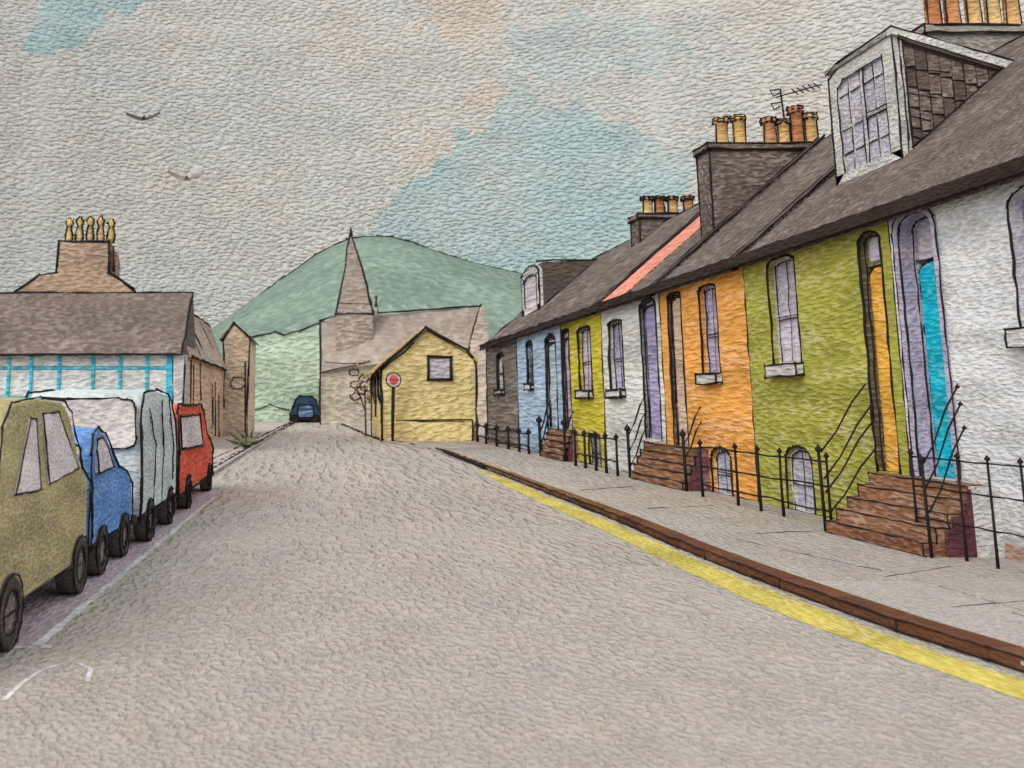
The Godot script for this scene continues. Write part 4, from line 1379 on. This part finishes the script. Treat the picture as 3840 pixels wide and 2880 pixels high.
	var arc := [[-2.33, 7.0], [-2.33, 7.4], [-2.28, 7.75], [-2.17, 7.95], [-2.02, 7.95], [-1.88, 7.8], [-1.82, 7.45]]
	for n in arc.size() - 1:
		var w := 0.022
		quad(st, v(arc[n][0] - w, arc[n][1], 0.004), v(arc[n + 1][0] - w, arc[n + 1][1], 0.004), v(arc[n + 1][0] + w, arc[n + 1][1], 0.004), v(arc[n][0] + w, arc[n][1], 0.004))
	setting("white_line", st, paper(216, 214, 216, 10))


func build_hill() -> void:
	var xs := [-420.0, -230.0, -130.0, -69.8, -57.4, -29.3, 2.2, 18.0, 30.0, 46.6, 62.4, 87.6, 115.9, 137.8, 200.0, 330.0, 520.0]
	var ys := [0.0, 6.0, 26.0, 48.6, 58.0, 80.1, 104.0, 112.1, 114.6, 115.3, 110.5, 100.8, 92.8, 88.0, 70.0, 30.0, 0.0]
	var n := FastNoiseLite.new()
	n.seed = 3
	n.frequency = 0.012
	var at := func(x: float, d: float) -> Vector3:
		var y := 0.0
		for i in xs.size() - 1:
			if x >= xs[i] and x <= xs[i + 1]:
				y = lerpf(ys[i], ys[i + 1], (x - xs[i]) / (xs[i + 1] - xs[i]))
		var k := (d - 600.0) / 210.0
		var f := maxf(0.0, 1.0 - k * k)
		return v(x, d, y * 0.975 * f + n.get_noise_2d(x, d) * 7.0 * f * clampf(absf(k) * 3.0 - 1.2, 0.0, 1.0) - 0.5)
	var st := mb()
	st.set_smooth_group(0)
	for i in 94:
		for j in 14:
			var x := -420.0 + i * 10.0
			var d := 390.0 + j * 30.0
			quad(st, at.call(x, d), at.call(x + 10, d), at.call(x + 10, d + 30), at.call(x, d + 30))
	setting("hill", st, paper(126, 150, 136, 600, Vector3(2.3, 1, 1.4), 1.5))
	var k := mb()
	var line := []
	for i in 30:
		var best: Vector3 = at.call(-80.0 + i * 10.0, 600.0)
		for j in 5:
			var p: Vector3 = at.call(-80.0 + i * 10.0, 480.0 + j * 30.0)
			if (p.y - 2.2) / -p.z > (best.y - 2.2) / -best.z:
				best = p
		line.append(best + Vector3(0, 0.4, 0))
	ink(k, line, 2.2)
	setting("hill_ridge_line", k, ink_mat)


func build_sky() -> void:
	# backdrop of painted paper, curved round the street
	var R := 900.0
	var a0 := -58.0
	var a1 := 70.0
	var top := 620.0
	var st := SurfaceTool.new()
	st.begin(Mesh.PRIMITIVE_TRIANGLES)
	st.set_smooth_group(0)
	var tile := 0.42 * 640.0
	var n := 64
	for i in n:
		var c := []
		for q in [[i, 0], [i + 1, 0], [i + 1, 1], [i, 1]]:
			var w: float = deg_to_rad(lerpf(a0, a1, float(q[0]) / n))
			var y: float = -20.0 if q[1] == 0 else top
			c.append([Vector3(sin(w) * R, y, -cos(w) * R), Vector2(w * R / (tile * 2.3), -y / tile), Vector2(float(q[0]) / n, 1.0 - (y + 20.0) / (top + 20.0))])
		for k in [0, 1, 2, 0, 2, 3]:
			st.set_uv(c[k][1])
			st.set_uv2(c[k][2])
			st.add_vertex(c[k][0])
	var m := StandardMaterial3D.new()
	m.albedo_color = Color(0.862, 0.868, 0.866)
	m.albedo_texture = calm
	m.roughness = 0.95
	m.metallic_specular = 0.15
	m.uv1_triplanar = false
	m.heightmap_enabled = true
	m.heightmap_texture = grain
	m.heightmap_scale = 0.52 * 640.0
	m.detail_enabled = true
	m.detail_uv_layer = BaseMaterial3D.DETAIL_UV_2
	m.detail_blend_mode = BaseMaterial3D.BLEND_MODE_MUL
	m.detail_albedo = wash()
	var o := obj("sky", st, m)
	o.set_meta("kind", "structure")


# the washes laid on the sky: pale blue pools with warm edges (azimuth in degrees, height in metres)
func wash() -> ImageTexture:
	var W := 900
	var H := 450
	var blue := [
		pv([-19.6, 365, -18.4, 385, -18.1, 440, -9.5, 455, -11, 413, -13.4, 394, -15.9, 365, -17.9, 346, -19.3, 336]),
		pv([8.8, 277, 10.3, 287, 13, 320, 15.1, 312, 18.4, 283, 21.6, 254, 23.7, 236, 22.5, 195, 21.3, 137, 16.6, 80, 9, 80, 3.5, 126, 3.2, 165, 5.1, 208, 7.5, 236, 8.3, 255]),
		pv([12.3, 386, 13.2, 369, 12.8, 340, 17.1, 314, 24, 333, 21.4, 377, 15.8, 395])]
	var warm := [pv([8.8, 280, 9.2, 294, 11.5, 309, 12.9, 320, 12.3, 331, 9.7, 311, 7.8, 261, 6, 239, 6.6, 256]), pv([8.6, 380, 12.6, 386, 13.2, 440, 8.7, 445, 6.8, 403])]
	var f := FastNoiseLite.new()
	f.seed = 21
	f.frequency = 0.35
	f.fractal_octaves = 4
	var soft := FastNoiseLite.new()
	soft.seed = 5
	soft.frequency = 0.09
	var im := Image.create(W, H, false, Image.FORMAT_RGB8)
	for j in H:
		var y := 620.0 - 640.0 * (j + 0.5) / H
		for i in W:
			var a := -58.0 + 128.0 * (i + 0.5) / W
			var c := Color(0.985, 0.982, 0.973)
			var s := soft.get_noise_2d(a, y * 0.07)
			c = c.lerp(Color(1.0, 0.965, 0.94), clampf(s * 1.3, 0.0, 0.5))
			c = c.lerp(Color(0.95, 0.965, 0.98), clampf(-s * 1.2, 0.0, 0.5))
			if a > -21.0 and a < 25.0 and y > 60.0 and y < 470.0:
				var p := Vector2(a + f.get_noise_2d(a, y * 0.06) * 1.5, y + f.get_noise_2d(a + 90.0, y * 0.06) * 22.0)
				for k in 3:
					if Geometry2D.is_point_in_polygon(p, blue[k]):
						c = c.lerp(Color(0.845, 0.95, 0.98), [0.95, 0.75 + 0.7 * s, 0.35][k])
				for w in warm:
					if Geometry2D.is_point_in_polygon(p, w):
						c = c.lerp(Color(1.0, 0.945, 0.90), 0.7)
			im.set_pixel(i, j, c)
	return ImageTexture.create_from_image(im)


func _ready() -> void:
	rng.seed = 2024
	var cam := Camera3D.new()
	cam.name = "camera"
	cam.position = Vector3(0, 2.2, 0)
	cam.rotation_degrees = Vector3(8.0, 0, 0)
	var near := 0.1
	var at := CameraAttributesPhysical.new()
	at.frustum_near = near
	at.frustum_far = 4000.0
	at.frustum_focal_length = 35.0
	at.frustum_focus_distance = 17.0
	at.exposure_aperture = 1.4
	cam.attributes = at
	cam.projection = Camera3D.PROJECTION_FRUSTUM
	cam.keep_aspect = Camera3D.KEEP_HEIGHT
	cam.near = near
	cam.far = 4000.0
	cam.size = 2880.0 / 3335.0 * near
	cam.frustum_offset = Vector2(1920.0 - 1186.0, 1041.3 - 1440.0) / 3335.0 * near
	add_child(cam)
	cam.current = true
	var env := Environment.new()
	env.background_mode = Environment.BG_SKY
	var sm := ProceduralSkyMaterial.new()
	sm.sky_top_color = Color(0.87, 0.875, 0.89)
	sm.sky_horizon_color = Color(0.88, 0.88, 0.88)
	sm.sky_curve = 0.3
	sm.ground_bottom_color = Color(0.35, 0.34, 0.33)
	sm.ground_horizon_color = Color(0.7, 0.69, 0.68)
	var sky := Sky.new()
	sky.sky_material = sm
	env.sky = sky
	env.tonemap_mode = Environment.TONE_MAPPER_LINEAR
	env.tonemap_exposure = 1.63
	env.sdfgi_enabled = true
	env.ssao_enabled = true
	env.ssil_enabled = true
	var we := WorldEnvironment.new()
	we.name = "world"
	we.environment = env
	add_child(we)
	var sun := DirectionalLight3D.new()
	sun.name = "sun"
	sun.light_energy = 0.5
	sun.light_color = Color(1.0, 0.975, 0.94)
	sun.light_angular_distance = 50.0
	sun.shadow_enabled = true
	sun.look_at_from_position(Vector3(-0.52, 0.58, 0.63), Vector3.ZERO)
	add_child(sun)

	make_textures()
	ink_mat = StandardMaterial3D.new()
	ink_mat.albedo_color = Color(0.155, 0.14, 0.15)
	ink_mat.roughness = 0.7
	ink_mat.metallic_specular = 0.2
	build_sky()
	build_hill()
	build_ground()
	build_terrace()
	steps("brown steps up to the turquoise and yellow doors", 8.35, 12.6, 15.0, 0.95, 5,
		[[15.1, [[8.42, 1.39, 9.26, 2.51], [8.44, 0.95, 9.36, 2.2], [8.45, 0.73, 9.36, 1.93], [8.5, 0.41, 9.32, 1.42]], false], [12.55, [[8.36, 1.3, 8.98, 2.42], [8.38, 1.0, 9.0, 2.18], [8.42, 0.7, 9.02, 1.85]], true]], [208, 210, 210])
	steps("brown steps below the lavender and beige doors", 8.8, 21.8, 25.4, 1.0, 5,
		[[25.6, [[8.86, 1.3, 9.4, 2.45], [8.86, 0.85, 9.4, 2.0], [8.88, 0.45, 9.4, 1.55]], false], [21.75, [[8.84, 1.2, 9.3, 2.1], [8.86, 0.9, 9.3, 1.75]], false]], [120, 84, 88])
	steps("small brown steps by the pale blue house", 8.9, 32.6, 35.9, 1.08, 5, [[36.1, [[8.94, 1.0, 9.4, 2.3], [8.94, 0.5, 9.4, 1.8]], false], [32.5, [[8.94, 1.1, 9.3, 1.9]], false]], [150, 112, 110])
	railing("black iron railing in front of the nearest white house", 8.7, [13.25, 12.3, 11.75, 11.2, 10.6, 10.0, 9.4], 1.48, [1.42, 1.0, 0.56])
	railing("black iron railing in front of the orange and green basement windows", 8.7, [20.5, 18.8, 17.85, 17.0, 15.45], 1.3, [1.2, 0.78, 0.38])
	railing("black iron railing before the mustard yellow house", 8.7, [30.4, 29.3, 28.2, 27.2, 26.2], 1.22, [1.14, 0.5])
	railing("black iron railing at the far end by the grey house", 8.75, [49.0, 46.5, 43.8, 41.2, 39.0, 37.2], 1.0, [0.92, 0.4])
	build_cars()
	build_far()
	build_small()
